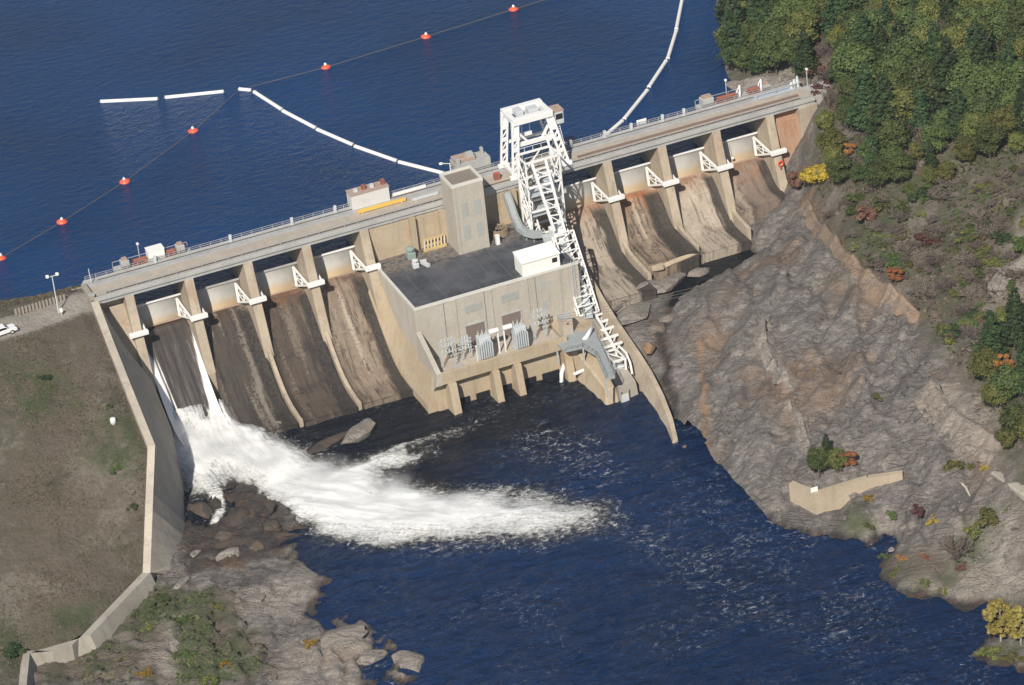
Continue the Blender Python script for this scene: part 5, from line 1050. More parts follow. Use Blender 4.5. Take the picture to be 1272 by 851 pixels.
for y, z in ((-15.5, -10.4), (-18.5, -14.6), (-21.4, -18.8)):
    for x in (77.6, 81.4): tr_.bar(fo((x, y, z)), fo((x, y, z-5)), .2)
    tr_.bar(fo((77.6, y, z-4)), fo((81.4, y, z-.5)), .13)
tr_.build('inclined_truss', M['white'], fl)
cf = thing('conveyor_frame', 'white steel frame stepping down beside the powerhouse to the tailrace', 'steel frame', (79.5, -30, -20.5))
def co(p): return (p[0]-79.5, p[1]+30, p[2]+20.5)
ra = [(81.0, -20.8, -19.2), (80.6, -24.5, -19.4), (80.0, -29, -19.7), (79.4, -34.0, -20.2)]; rb = [(78.6, -26.2, -19.6), (77.8, -30, -19.8), (77.3, -34.0, -20.2)]
for R_ in (ra, rb):
    m = MB()
    for a, b in zip(R_[:-1], R_[1:]): m.bar(co(a), co(b), .5, .5)
    m.build('side_rail', M['white'], cf)
for i, y in enumerate((-22.0, -24.6, -27.2, -30, -32.6)):
    xr = float(np.interp(-y, [20.8, 24.5, 29, 34], [81, 80.6, 80, 79.4])); xl = xr if i < 2 else float(np.interp(-y, [26.2, 30, 34], [78.6, 77.8, 77.3])); z = float(np.interp(-y, [20.8, 34], [-19.2, -20.1]))
    MB().bar(co((xl, y, z)), co((xr+2.4-.15*i, y, z+.1)), .38, .4).bar(co((xr+1.9-.15*i, y, z)), co((xr+.1, y-.4, z-2.0)), .18).build('cross_arm', M['white'], cf)
for x in (77.2, 79.4):
    for y in (-34.2, -38.2): MB().bar(co((x, y, -23.2)), co((x, y, -19.9)), .32).build('leg', M['white'], cf)
fr = MB()
for y in (-34.2, -38.2): fr.bar(co((77.2, y, -19.95)), co((79.6, y, -19.95)), .3)
for x in (77.2, 79.4): fr.bar(co((x, -34.2, -19.95)), co((x, -38.2, -19.95)), .3)
fr.bar(co((77.2, -34.2, -20)), co((79.4, -38.2, -20)), .18); fr.build('top_frame', M['white'], cf)
MB().tube([co((80.3, -33.6, -19.9)), co((80.6, -36, -20.2)), co((80.4, -38, -21.2)), co((80.2, -39, -23))], .2, 8).build('hoop', M['white'], cf)
t = thing('fish_hopper', 'pale blue white hopper under the frame at the tailrace nose', 'hopper', (78.2, -37.0, -22.9)); MB().hexa([(-.5, -.6, 0), (.6, -.6, 0), (.6, .6, 0), (-.5, .6, 0)], [(-.9, -.9, 1.3), (1.0, -.9, 1.3), (1.0, .9, 1.3), (-.9, .9, 1.3)]).build('bin', M['light_steel'], t); MB().box(-.95, 1.05, -.95, -.85, 1.25, 1.4).build('rim', M['white'], t)
t = thing('floating_gate', 'small pale gate in the slot at the foot of the tailrace nose', 'gate', (76.9, -42.6, -25.9)); MB().box(-.7, .7, -.15, .15, 0, 1.5).build('leaf', M['light_steel'], t); MB().box(-.8, -.68, -.2, .2, 0, 2.4).build('guide', M['concrete_grey'], t); MB().box(.68, .8, -.2, .2, 0, 2.4).build('guide', M['concrete_grey'], t)
# flumes
def channel(name, pts, wd, h, mat, label, cat):
    t = thing(name, label, cat, pts[0]); p = [Vector(a)-Vector(pts[0]) for a in pts]; n = len(p); v = []; 
    for i in range(n):
        d = p[min(i+1, n-1)]-p[max(i-1, 0)]; d.z = 0; d.normalize(); s = Vector((d.y, -d.x, 0))*wd/2; up = Vector((0, 0, h))
        for q in (p[i]-s, p[i]+s, p[i]+s+up, p[i]+s*.86+up, p[i]+s*.86+up*.12, p[i]-s*.86+up*.12, p[i]-s*.86+up, p[i]-s+up): v.append(tuple(q))
    f = []
    for i in range(n-1):
        for k in range(8): k2 = (k+1) % 8; f.append((8*i+k, 8*i+k2, 8*i+8+k2, 8*i+8+k))
    f += [(0, 1, 2, 3, 4, 5, 6, 7), tuple(8*(n-1)+k for k in range(8))[::-1]]
    MB().add(v, f).build('trough', mat, t)
    for i in range(1, n-1): MB().bar(p[i]-Vector((0, 0, 0)), p[i]-Vector((0, 0, 1.2)), .2).build('support', mat, t)
    return t
channel('flume', [(74.0, -.4, -1.6), (74.0, -2.0, -3.4), (73.9, -3.9, -5.4), (73.9, -6.0, -6.6), (74.4, -7.8, -7.0), (75.4, -9.0, -7.2), (76.9, -9.6, -7.2)], 1.5, .9, M['dull_steel'], 'grey steel flume curving down from the dam roadway to the black roof', 'flume')
channel('flume', [(76.4, -11.0, -7.3), (77.8, -11.4, -7.4), (79.4, -12.6, -8.4), (80.0, -15.5, -12.0), (80.2, -18.5, -15.6), (79.6, -21.5, -18.2), (78.8, -24.0, -18.3)], 1.5, .9, M['grey_steel'], 'grey flume dropping past the white shed along the powerhouse corner', 'flume')
apl = [at(px, py, -18.4) for px, py in ((691, 427), (703, 411), (713, 407), (720, 414), (735, 405), (743, 420), (754, 444), (764, 468), (753, 470), (740, 441), (724, 431), (702, 436))]
ap = MB(); n = len(apl); ap.add([tuple(p) for p in apl]+[(p[0], p[1], p[2]-.35) for p in apl], [tuple(range(n)), tuple(range(2*n-1, n-1, -1))]+[(i, i+n, (i+1) % n+n, (i+1) % n) for i in range(n)])
t = thing('access_platform', 'grey steel platform branching from the powerhouse deck to the tailrace nose', 'platform', (0, 0, 0)); ap.build('deck_plate', M['dull_steel'], t)
for k in (0, 4, 6, 8, 10): MB().bar(apl[k]+np.array([0, 0, -.3]), apl[k]+np.array([0, 0, -4.0]), .25).build('prop', M['grey_steel'], t)
pr_ = MB()
for a, b in ((0, 1), (4, 5), (5, 6), (6, 7), (8, 9), (9, 10), (10, 11)):
    A, B = Vector(apl[a]), Vector(apl[b]); up = Vector((0, 0, 1.0)); pr_.bar(A+up, B+up, .06); pr_.bar(A+up*.5, B+up*.5, .05)
    for k in range(4): q = A.lerp(B, k/3); pr_.bar(q, q+up, .06)
pr_.build('handrail', M['rail'], t)
t = thing('outfall_pipe', 'curved white pipe dropping from the platform into the tailrace', 'pipe', (0, 0, 0))
MB().tube([at(735, 407, -17.4), at(729, 418, -18), at(720, 428, -19.5), at(709, 440, -21.4), at(701, 453, -23.2), at(697.5, 464, -24.5), at(697.5, 475, -26.0)], .38, 10).build('barrel', M['white'], t, smooth=True)
MB().tube([at(697.5, 474, -25.85), at(697.5, 476, -26.1)], .48, 10).build('collar', M['light_steel'], t)
t = thing('outfall_pipe', 'short straight white pipe on the tailrace nose', 'pipe', (0, 0, 0)); MB().tube([at(713, 465, -24.0), at(729, 458, -23.0)], .3, 8).build('barrel', M['white'], t); MB().tube([at(713, 465, -24.0), at(714.5, 464.3, -23.9)], .38, 8).build('collar', M['light_steel'], t)

# ------------------------------------------------------------------ things on the deck
t = thing('hoist_house', 'pale grey hoist house with rusty roof beside the yellow beam', 'hoist house', (46.3, 6.2, .02))
MB().box(0, 7.4, 0, 2.6, 0, 2.9).build('wall', paint('pale_sheet', (.62, .61, .60), .6, .15), t); MB().box(-.12, 7.52, -.12, 2.72, 2.9, 3.05).build('roof', M['rust_roof'], t)
for k, (x, h) in enumerate(((1.0, .5), (2.6, .9), (4.2, .6), (6.4, 1.0))): MB().box(x, x+.7, .9, 1.6, 3.05, 3.05+h).build('roof_fitting', M['rust'] if k % 2 else M['light_steel'], t)
t = thing('hoist_house', 'grey concrete hoist block behind the tall concrete tower', 'hoist house', (67.8, 7.8, -.2)); MB().box(0, 6.9, 0, 3.2, 0, 2.6).build('wall', M['concrete_grey'], t); MB().box(.1, 4.2, .5, 2.9, 2.6, 3.4).build('machinery', M['rust_roof'], t, bevel=.1)
for bb in ((.1, .9, -.02, .7, 2.6, 3.7), (2.6, 3.9, .6, 1.8, 3.4, 4.0), (5.8, 6.3, 1.8, 2.4, 2.6, 3.9)): MB().box(*bb).build('roof_fitting', M['concrete_grey'], t)
t = thing('bracket_lamp', 'short white lamp on a bent arm beside the grey hoist block', 'lamp', (66.9, 8.6, 0)); MB().tube([(0, 0, 0), (0, 0, 2.8), (-1.6, .2, 3.2)], .09, 6).build('arm', M['white'], t); MB().box(-2.0, -1.4, -.05, .4, 3.05, 3.35).build('lamp_head', M['white'], t)
t = thing('lifting_beam', 'long yellow lifting beam lying on the dam roadway', 'beam', (46.6, 4.0, .06)); MB().box(0, 9.4, 0, .5, .2, .75).build('girder', M['yellow'], t); MB().box(.6, .9, -.1, .6, 0, .2).box(8.4, 8.7, -.1, .6, 0, .2).build('bearer', M['wood'], t)
t = thing('steel_beam', 'pale steel beam lying on the roadway beyond the yellow beam', 'beam', (57.0, 3.2, .06)); MB().box(0, 5.2, 0, .5, .12, .5).build('girder', M['light_steel'], t); MB().box(.5, .8, -.1, .6, 0, .12).box(4.4, 4.7, -.1, .6, 0, .12).build('bearer', M['wood'], t)
t = thing('stoplog_beam', 'long white beam along the upstream edge of the roadway', 'beam', (54.6, 6.9, .12)); MB().box(0, 6.6, 0, .35, .1, .6).build('girder', M['white'], t); MB().box(.3, 6.3, .05, .3, 0, .1).build('bearer', M['rust'], t)
t = thing('fire_cabinet', 'small rust red cabinet at the foot of the gantry crane', 'cabinet', (73.2, 2.4, .06)); MB().box(0, 1.1, 0, .8, 0, 1.2).build('case', M['rust'], t); MB().box(-.05, 1.15, -.05, .85, 1.2, 1.28).build('lid', paint('red_lid', (.45, .10, .07), .6, .2), t)
t = thing('hoist_platform', 'concrete machine platform at the upstream edge over the running gate', 'platform', (1.0, 7.75, -.8)); MB().box(0, 14.4, 0, 2.6, 0, .7).build('slab', M['concrete_grey'], t); MB().box(0, 14.4, 2.5, 2.6, 1.6, 1.7).box(0, .1, 2.5, 2.6, .7, 1.7).box(7, 7.1, 2.5, 2.6, .7, 1.7).box(14.3, 14.4, 2.5, 2.6, .7, 1.7).build('railing', M['rail'], t)
t = thing('hoist_platform', 'concrete machine platform at the upstream edge by the wooded shore', 'platform', (118.0, 7.75, -.8)); MB().box(0, 15.0, 0, 2.6, 0, .7).build('slab', M['concrete_grey'], t); MB().box(0, 15.0, 2.5, 2.6, 1.6, 1.7).box(0, .1, 2.5, 2.6, .7, 1.7).box(7, 7.1, 2.5, 2.6, .7, 1.7).box(14.9, 15, 2.5, 2.6, .7, 1.7).build('railing', M['rail'], t)
t = thing('equipment_box', 'white equipment box on the machine platform over the running gate', 'box', (7.4, 7.9, -.1)); MB().box(0, 3.0, 0, 2.0, 0, 2.2).build('case', M['white_shed'], t); MB().box(-.08, 3.08, -.08, 2.08, 2.2, 2.3).build('lid', M['white_shed'], t)
def block(x, y, lab, s=(1.5, 1.5, 1.7)):
    t = thing('concrete_block', lab, 'block', (x, y, -.1)); MB().box(0, s[0], 0, s[1], 0, s[2]).build('body', M['concrete_grey'], t, bevel=.06); MB().box(.3, s[0]-.3, .3, s[1]-.3, s[2], s[2]+.4).build('cap', M['rust_roof'], t)
block(2.2, 7.9, 'grey concrete block at the outer end of the machine platform by the running gate'); block(12.8, 7.9, 'grey concrete block on the other side of the white equipment box')
block(118.6, 7.9, 'large grey concrete block beside the rust red hoist near the wooded shore', (2.4, 1.8, 1.8)); block(131.4, 7.9, 'grey block at the shore end of the far machine platform', (1.6, 1.4, 1.2))
def hoist(x, lab, ln=2.2):
    t = thing('gate_hoist', lab, 'hoist', (x, 8.0, -.1), 0, 'rust red gate hoists'); MB().box(0, ln, .1, .3, 0, .5).box(0, ln, 1.2, 1.4, 0, .5).build('frame', M['rust'], t); MB().tube([(.2, .75, .85), (ln-.2, .75, .85)], .42, 12).build('drum', M['rust'], t); MB().box(ln-.5, ln+.1, .3, 1.2, .2, 1.1).build('gearbox', M['rust'], t, bevel=.05)
hoist(4.4, 'rust red hoist left of the white equipment box', 2.6); hoist(10.6, 'short rust red hoist right of the white equipment box', 1.9); hoist(121.6, 'long rust red hoist beside the large grey concrete block by the shore', 4.2); hoist(128.4, 'rust red hoist behind the white frames near the wooded shore', 2.4)
for x, lab in ((126.4, 'white A-frame next to the longest rust red hoist'), (130.9, 'white A-frame nearest the wooded shore')):
    t = thing('lifting_frame', lab, 'frame', (x, 7.9, -.1)); MB().bar((0, 0, 0), (.5, 1.0, 2.3), .22).bar((0, 2.0, 0), (.5, 1.0, 2.3), .22).build('leg', M['white'], t); MB().bar((.1, .4, .9), (.1, 1.6, .9), .16).build('tie', M['white'], t)
def lamp(x, y, z, h, lab): 
    t = thing('lamp_post', lab, 'lamp post', (x, y, z)); MB().tube([(0, 0, 0), (0, 0, h)], .07, 6).build('mast', M['light_steel'], t); MB().box(-.2, .2, -.2, .2, h, h+.35).build('lamp_head', M['white'], t)
lamp(6.2, 10.1, -.1, 3.2, 'slim lamp post behind the white equipment box'); lamp(124.6, 10.1, -.1, 3.4, 'slim lamp post behind the long rust red hoist'); lamp(139.6, 5.6, -.3, 3.6, 'slim lamp post where the dam meets the wooded shore'); lamp(88.6, 5.0, .1, 2.2, 'short white post on the roadway just past the gantry crane')
t = thing('warning_sign', 'small white board on the railing midway to the wooded shore', 'sign', (104.6, 7.62, .3)); MB().box(0, 2.0, 0, .08, .1, 1.2).build('board', M['white_shed'], t); MB().box(.1, .2, .09, .16, -.3, 1.2).box(1.8, 1.9, .09, .16, -.3, 1.2).build('post', M['light_steel'], t)
t = thing('grating_walkway', 'blue grey metal grating walkway at the shore end of the dam', 'walkway', (128.6, 5.0, .12)); MB().box(0, 8.2, 0, 1.5, 0, .35).build('grating', paint('blue_grey', (.42, .46, .52), .5, .1), t); MB().box(0, 8.2, 0, .06, 1.2, 1.3).box(0, .08, 0, .06, .35, 1.2).box(4, 4.08, 0, .06, .35, 1.2).box(8.1, 8.18, 0, .06, .35, 1.2).build('handrail', M['rail'], t)
t = thing('valve_cluster', 'pale blue valve cluster at the shore end of the dam', 'valves', (136.2, 5.6, .1))
for k in range(3): MB().lathe([(0, 0), (.35, 0), (.3, .8), (.45, .9), (.2, 1.5+.3*k), (0, 1.6+.3*k)], (k*.8, .3*k, 0)).build('valve', M['light_steel'], t)
for x, lab in ((129.0, 'red painted ring on the pier next to the wooded bank'),):
    t = thing('life_ring', lab, 'life ring', (128.85, -3.0, -9.9)); n = 18; MB().tube([(.5*math.cos(2*math.pi*i/n), -.15+.3*math.sin(2*math.pi*i/n)*0, .5*math.sin(2*math.pi*i/n)) for i in range(n+1)], .14, 6).build('ring', M['orange'], t); MB().box(-.12, .12, -.2, -.05, -1.3, -.5).build('cord', M['rust'], t)
t = thing('marker_ball', 'small white ball hanging on the palest rusty gate by the far bank', 'ball', (121.9, 3.4, -9.6)); MB().lathe([(0, -.32), (.2, -.25), (.32, 0), (.2, .25), (0, .32)], (0, 0, 0), 10).build('ball', M['white'], t, smooth=True); MB().tube([(0, .2, .3), (0, 1.5, 3)], .03, 5).build('line', M['rope'], t)

# ------------------------------------------------------------------ booms, buoys and cables
def on_water(px, py): p = at(px, py, ZR); return Vector((p[0], p[1], ZR))
bj = [((125, 127), (196, 123.6), 'white float at the outer end of the near shore boom'), ((205, 122), (278, 114.5), 'white float second from the outer end of the near shore boom'), ((297, 111.5), (312, 113), 'short white float where the buoy line crosses the boom'),
      ((316, 115), (349.5, 136.5), 'white float first on the slanting stretch after the buoy line'), ((351.5, 138.5), (391.5, 159.5), 'white float second on the slanting stretch towards the tower'), ((394, 161.5), (438, 180.5), 'white float middle of the slanting stretch'), ((441, 182.5), (492.5, 200.5), 'white float last but one before the concrete tower'), ((495.5, 202), (551, 216), 'white float touching the dam behind the concrete tower')]
bj += [((847.5, 0), (840.2, 37), 'pale float at the top end of the far boom'), ((840, 39.5), (829.6, 73.5), 'pale float second from the top of the far boom'), ((827.5, 76.5), (806, 109), 'pale float in the middle of the far boom'), ((804, 113), (775.5, 148.5), 'pale float last but one on the far boom'), ((773, 151), (741, 178.5), 'pale float touching the dam railing past the gantry crane')]
for (a, b, lab) in bj:
    A, B = on_water(*a), on_water(*b); d = B-A; L = d.length; t = thing('boom_float', lab, 'boom float', tuple(A+Vector((0, 0, .12))), math.atan2(d.y, d.x), 'floating boom pipes on the reservoir')
    MB().tube([(0, 0, 0), (.25, 0, 0), (L-.25, 0, 0), (L, 0, 0)], .40, 10).build('pipe', M['float'], t, smooth=True)
    for x in (.12, L-.12): MB().tube([(x-.1, 0, 0), (x+.1, 0, 0)], .44, 10).build('end_band', M['light_steel'], t)
    MB().tube([(.0, 0, 0), (-.35, 0, -.05)], .12, 6).tube([(L, 0, 0), (L+.35, 0, -.05)], .12, 6).build('link', M['dark_steel'], t)
bl = [((1, 321), 'orange buoy cut by the frame, nearest the road'), ((77, 276), 'orange buoy second along the line from the road'), ((155, 226), 'orange buoy third along the line from the road'), ((240, 163), 'orange buoy just before the white boom'), ((405, 84), 'orange buoy just past the white boom'), ((529, 46), 'orange buoy last but one on the line'), ((638, 12), 'orange buoy farthest along the line')]
for i, ((px, py), lab) in enumerate(bl):
    p = on_water(px, py); t = thing('buoy', lab, 'buoy', tuple(p), i*.7, 'orange buoys on the reservoir'); t.scale = (.85, .85, .85); t.rotation_euler = (.10*math.sin(i*2.1), .12*math.cos(i*1.7), i*.7)
    MB().lathe([(0, -.4), (1.0, -.35), (1.2, .0), (1.1, .3), (.6, .6), (.3, .72), (0, .74)], n=14).build('float', M['orange'], t, smooth=True); MB().lathe([(.34, .74), (.30, 1.05), (.12, 1.25), (0, 1.28)], n=10).build('marker', M['float'], t, smooth=True); MB().lathe([(1.14, .02), (1.24, .06), (1.24, .16), (1.12, .2)], n=14).build('rim', M['orange'], t)
lp = [on_water(px, py) for (px, py), _ in bl]; lp = [lp[0]*1.0+(lp[0]-lp[1])]+lp+[lp[-1]+(lp[-1]-lp[-2])*1.5]; lp[0].z = ZR; lp[-1].z = ZR
lp[5:5] = [on_water(297, 112)]
tag(MB().tube([p+Vector((0, 0, .08)) for p in lp], .05, 6).build('buoy_line', M['rope']), 'thin brown floating line strung between the orange buoys', 'line')
for k, (dx, lab) in enumerate(((0, 'overhead cable, lowest of three crossing the rock to the wood'), (4, 'overhead cable, middle of three crossing the rock'), (8, 'overhead cable, uppermost of three crossing the rock'))):
    a = Vector(at(692, 398-k*3, -13.5+.2*k)); b = Vector(at(1420, 176-dx*1.4, 22+k)); m = [a.lerp(b, i/24)-Vector((0, 0, 4*(i/24)*(1-i/24)*4.0)) for i in range(25)]
    tag(MB().tube(m, .038, 4).build('overhead_cable', M['dark_steel']), lab, 'cable')

# ------------------------------------------------------------------ west road: lamp, fence, vehicle
p = on_bank(73, 389); t = thing('floodlight_mast', 'tall grey mast with twin floodlights beside the access road', 'mast', tuple(p)); MB().tube([(0, 0, -.3), (0, 0, 7.6)], .13, 8, r1=.09).build('mast', M['light_steel'], t); MB().bar((-.9, 0, 7.5), (.9, 0, 7.5), .12).build('crossarm', M['light_steel'], t)
for x in (-.9, .9): MB().box(x-.28, x+.28, -.4, .05, 7.5, 8.0).build('floodlight', M['white'], t, bevel=.05)
p = on_bank(77, 393); t = thing('road_sign', 'small pale sign on a post at the foot of the floodlight mast', 'sign', tuple(p)); MB().bar((0, 0, -.3), (0, 0, 1.6), .1).build('post', M['light_steel'], t); MB().box(-.3, .3, -.1, -.05, .9, 1.7).build('board', M['white_shed'], t)
p = aty(114.5, 357, 6.0); t = thing('mast', 'thin grey whip mast at the road end of the dam', 'mast', (p[0], 6.0, 0)); MB().tube([(0, 0, -.3), (-.1, 0, 3.2)], .08, 6).build('pole', M['light_steel'], t); MB().box(-.15, .15, -.15, .15, -.3, .5).build('base', M['concrete_grey'], t)
t = thing('gate_pier', 'pale concrete gate pier at the head of the battered wall', 'pier', (-6.3, .3, -.3)); MB().box(0, .9, 0, 5.5, 0, 1.0).build('wall', M['concrete_wall'], t, bevel=.05); MB().box(-.08, .98, -.08, .9, 1.0, 1.15).build('cap', M['concrete_grey'], t)
A, B = Vector(on_bank(20, 391)), Vector(on_bank(80, 373)); d = B-A; t = thing('post_fence', 'low timber post fence between the access road and the water', 'fence', tuple(A)); L = d.length
for k in range(15):
    q = d*(k/14); MB().bar(q+Vector((0, 0, -.3)), q+Vector((0, 0, 1.15)), .36, .36).build('post', M['stake'], t)
MB().bar(Vector((0, 0, .75)), d+Vector((0, 0, .75)), .12, .28).build('rail', M['dark_steel'], t); MB().bar(Vector((0, 0, .25)), d+Vector((0, 0, .25)), .3, .3).build('ground_log', M['dark_steel'], t)
p = on_bank(3, 416); hd = math.atan2(at(60, 397, 0)[1]-at(3, 416, 0)[1], at(60, 397, 0)[0]-at(3, 416, 0)[0])
car = thing('pickup_truck', 'white pickup truck on the access road cut by the frame', 'truck', (p[0], p[1], p[2]+.05), hd)
def sect(prof, y0, y1): return MB().add([(x, y0, z) for x, z in prof]+[(x, y1, z) for x, z in prof], [tuple(range(len(prof)))[::-1], tuple(range(len(prof), 2*len(prof)))]+[(i, (i+1) % len(prof), (i+1) % len(prof)+len(prof), i+len(prof)) for i in range(len(prof))])
cw = paint('white_car_paint', (.80, .81, .82), .25, .03)
sect([(-2.6, .45), (2.5, .45), (2.65, .75), (2.5, 1.02), (1.2, 1.1), (-.2, 1.12), (-.2, 1.02), (-2.6, 1.02)], -.95, .95).build('body', cw, car, bevel=.06)
cabb = sect([(1.25, 1.08), (.55, 1.72), (-.75, 1.76), (-1.0, 1.08)], -.82, .82).build('cabin', cw, car, bevel=.06)
MB().add([(1.27, -.7, 1.14), (1.27, .7, 1.14), (.62, .66, 1.70), (.62, -.66, 1.70)], [(0, 1, 2, 3)]).build('windscreen', M['glass'], car)
for s in (-1, 1):
    MB().add([(1.0, s*.835, 1.18), (.5, s*.835, 1.62), (-.65, s*.835, 1.66), (-.8, s*.835, 1.18)], [(0, 1, 2, 3)]).build('side_window', M['glass'], car)
    for x in (1.6, -1.6):
        wv = MB().tube([(x, s*.72, .4), (x, s*.97, .4)], .40, 14).build('wheel', M['tyre'], car); MB().tube([(x, s*.95, .4), (x, s*.985, .4)], .22, 10).build('rim', M['light_steel'], wv)
    MB().box(2.56, 2.66, s*.62-.16, s*.62+.16, .74, .92).build('headlight', M['light_steel'], car)
MB().box(2.5, 2.72, -.92, .92, .42, .62).build('bumper', M['light_steel'], car); MB().box(-2.4, -1.1, -.75, .75, 1.025, 1.04).build('bed', M['dark_steel'], car)
p = on_bank(141, 526); t = thing('marker_drum', 'small white drum standing alone on the brown embankment', 'drum', tuple(p)); MB().lathe([(0, -.2), (.5, -.2), (.52, .9), (.4, 1.1), (0, 1.15)], n=12).build('shell', M['white'], t, smooth=True); MB().lathe([(.53, .3), (.55, .35), (.53, .4)], n=12).build('hoop', M['light_steel'], t)
q = on_east(1197, 609); A = Vector(on_east(1192, 600)); B = Vector(on_east(1205, 618)); tag(MB().tube([A+Vector((0, 0, .3)), A.lerp(B, .5)+Vector((.2, 0, .5)), B+Vector((0, 0, .3))], .28, 7, r1=.14).build('drift_log', M['wood']), 'bare white drift log lying on the lower rocks of the east bank', 'log')

# ------------------------------------------------------------------ vegetation
def leaf_quads(cen, nor, size, rng, aspect=1.0):
    n = len(cen); r = rng.normal(size=(n, 3)); a = np.cross(nor, r); a /= np.linalg.norm(a, axis=1, keepdims=True)+1e-9; b = np.cross(nor, a); b /= np.linalg.norm(b, axis=1, keepdims=True)+1e-9
    s = size[:, None]; q = np.stack([cen-a*s-b*s*aspect, cen+a*s-b*s*aspect, cen+a*s+b*s*aspect, cen-a*s+b*s*aspect], 1); return q.reshape(-1, 3)
def quads_mesh(name, co, mat):
    n = len(co)//4; me = bpy.data.meshes.new(name); me.vertices.add(len(co)); me.vertices.foreach_set('co', co.ravel().astype(np.float32))
    me.loops.add(len(co)); me.loops.foreach_set('vertex_index', np.arange(len(co), dtype=np.int32)); me.polygons.add(n); me.polygons.foreach_set('loop_start', np.arange(0, len(co), 4, dtype=np.int32)); me.polygons.foreach_set('loop_total', np.full(n, 4, np.int32)); me.update(calc_edges=True); me.materials.append(mat); return me
def crown_round(seed, R, H, z0, mat, n=2600, clumps=34, leaf=.20, loose=False):
    rng = np.random.default_rng(seed); c = rng.normal(size=(clumps, 3)); c /= np.linalg.norm(c, axis=1, keepdims=True); c *= (rng.uniform(.35, 1.0, (clumps, 1)))**.6
    c[:, 2] = c[:, 2]*.9; cen = c*np.array([R*.78, R*.78, H*.42])+np.array([0, 0, z0+H*.5]); cr = rng.uniform(.22, .42, clumps)*R
    if loose == 2: cr = rng.uniform(.08, .20, clumps)*R; cen = cen*np.array([1.1, 1.1, 1.1])
    elif loose: cen = cen*np.array([1.25, 1.25, 1.0]); cr = rng.uniform(.10, .46, clumps)*R
    k = rng.integers(0, clumps, n); d = rng.normal(size=(n, 3)); d /= np.linalg.norm(d, axis=1, keepdims=True); rr = rng.uniform(.40, 1.18, n)[:, None]
    p = cen[k]+d*cr[k][:, None]*rr*np.array([1.1, 1.1, .75]); nor = d*.8+np.array([0, 0, .5])+rng.normal(size=(n, 3))*.45
    return quads_mesh('crown', leaf_quads(p, nor, rng.uniform(.7, 1.35, n)*leaf, rng), mat)
def crown_pine(seed, R, H, z0, mat, n=3200, leaf=.17):
    rng = np.random.default_rng(seed); P = []; N = []
    lv = int(H/.75)
    for j in range(lv):
        t = (j+rng.uniform(-.2, .2))/lv; rad_ = R*(1-t)**.75*rng.uniform(.75, 1.1)+.25; nb = max(4, int(9*(1-t)+3)); off = rng.uniform(0, 6.28)
        for b in range(nb):
            a = off+2*math.pi*b/nb+rng.uniform(-.25, .25); L = rad_*rng.uniform(.65, 1.1); m = max(5, int(n/lv/nb*(.4+.9*(1-t)))); s = rng.uniform(.15, 1.0, m)**.7
            sp = rng.normal(size=m)*.18*L*s; x = np.cos(a)*L*s-np.sin(a)*sp; y = np.sin(a)*L*s+np.cos(a)*sp; z = z0+H*t+L*s*.12-.25*s*s*L*.5+rng.normal(size=m)*.12
            P.append(np.stack([x, y, z], 1)); N.append(np.stack([np.cos(a)*.3+rng.normal(size=m)*.4, np.sin(a)*.3+rng.normal(size=m)*.4, np.ones(m)], 1))
    P = np.concatenate(P); N = np.concatenate(N); return quads_mesh('crown', leaf_quads(P, N, rng.uniform(.7, 1.4, len(P))*leaf, rng), mat)
def crown_bush(seed, mat):
    rng = np.random.default_rng(seed); n = 1100; k = 9; c = np.stack([rng.normal(size=k)*.48, rng.normal(size=k)*.48, rng.uniform(.05, .6, k)], 1); cr = rng.uniform(.16, .42, k)
    i = rng.integers(0, k, n); d = rng.normal(size=(n, 3)); d /= np.linalg.norm(d, axis=1, keepdims=True); p = c[i]+d*cr[i][:, None]*rng.uniform(.3, 1.25, n)[:, None]; p[:, 2] = np.abs(p[:, 2])
    return quads_mesh('bush', leaf_quads(p, d*.6+np.array([0, 0, .6])+rng.normal(size=(n, 3))*.5, rng.uniform(.035, .085, n), rng), mat)
def twig_mesh(seed, R, H, mat, nb=26, name='crown', z0=0.0, thick=.045):
    rng = np.random.default_rng(seed); m = MB()
    for b in range(nb):
        a = rng.uniform(0, 6.28); r = R*rng.uniform(.2, 1); h = H*rng.uniform(.5, 1); p0 = np.array([rng.normal()*.12, rng.normal()*.12, z0*rng.uniform(.2, 1)]); p1 = np.array([math.cos(a)*r*.5, math.sin(a)*r*.5, z0+h*.55]); p2 = np.array([math.cos(a)*r, math.sin(a)*r, z0+h])
        m.bar(p0, p1, thick*1.5); m.bar(p1, p2, thick)
        for k in range(6):
            t = rng.uniform(.2, 1); q = p1+(p2-p1)*t; e = rng.normal(size=3)*np.array([.35, .35, .3])*R*.6+np.array([0, 0, .2*R]); m.bar(q, q+e, thick*.7)
    me = bpy.data.meshes.new(name); me.from_pydata(m.v, [], m.f); me.materials.append(mat); return me
def trunk_mesh(seed, H, r, mat, limbs=5, lean=.3):
    rng = np.random.default_rng(seed); m = MB(); top = np.array([rng.normal()*lean, rng.normal()*lean, H]); pts = [top*t+np.array([math.sin(t*3)*.1, 0, 0]) for t in np.linspace(0, 1, 6)]; pts[0][2] = -.8
    m.tube(pts, r, 7, r1=r*.3)
    for k in range(limbs):
        t = rng.uniform(.4, .9); q = top*t; a = rng.uniform(0, 6.28); l = H*.28*(1.2-t); m.tube([q, q+np.array([math.cos(a)*l*.6, math.sin(a)*l*.6, l*.5]), q+np.array([math.cos(a)*l, math.sin(a)*l, l*1.0])], r*.4, 5, r1=r*.12)
    me = bpy.data.meshes.new('trunk'); me.from_pydata(m.v, [], m.f); me.polygons.foreach_set('use_smooth', [True]*len(me.polygons)); me.materials.append(mat); return me
PROTO = {}
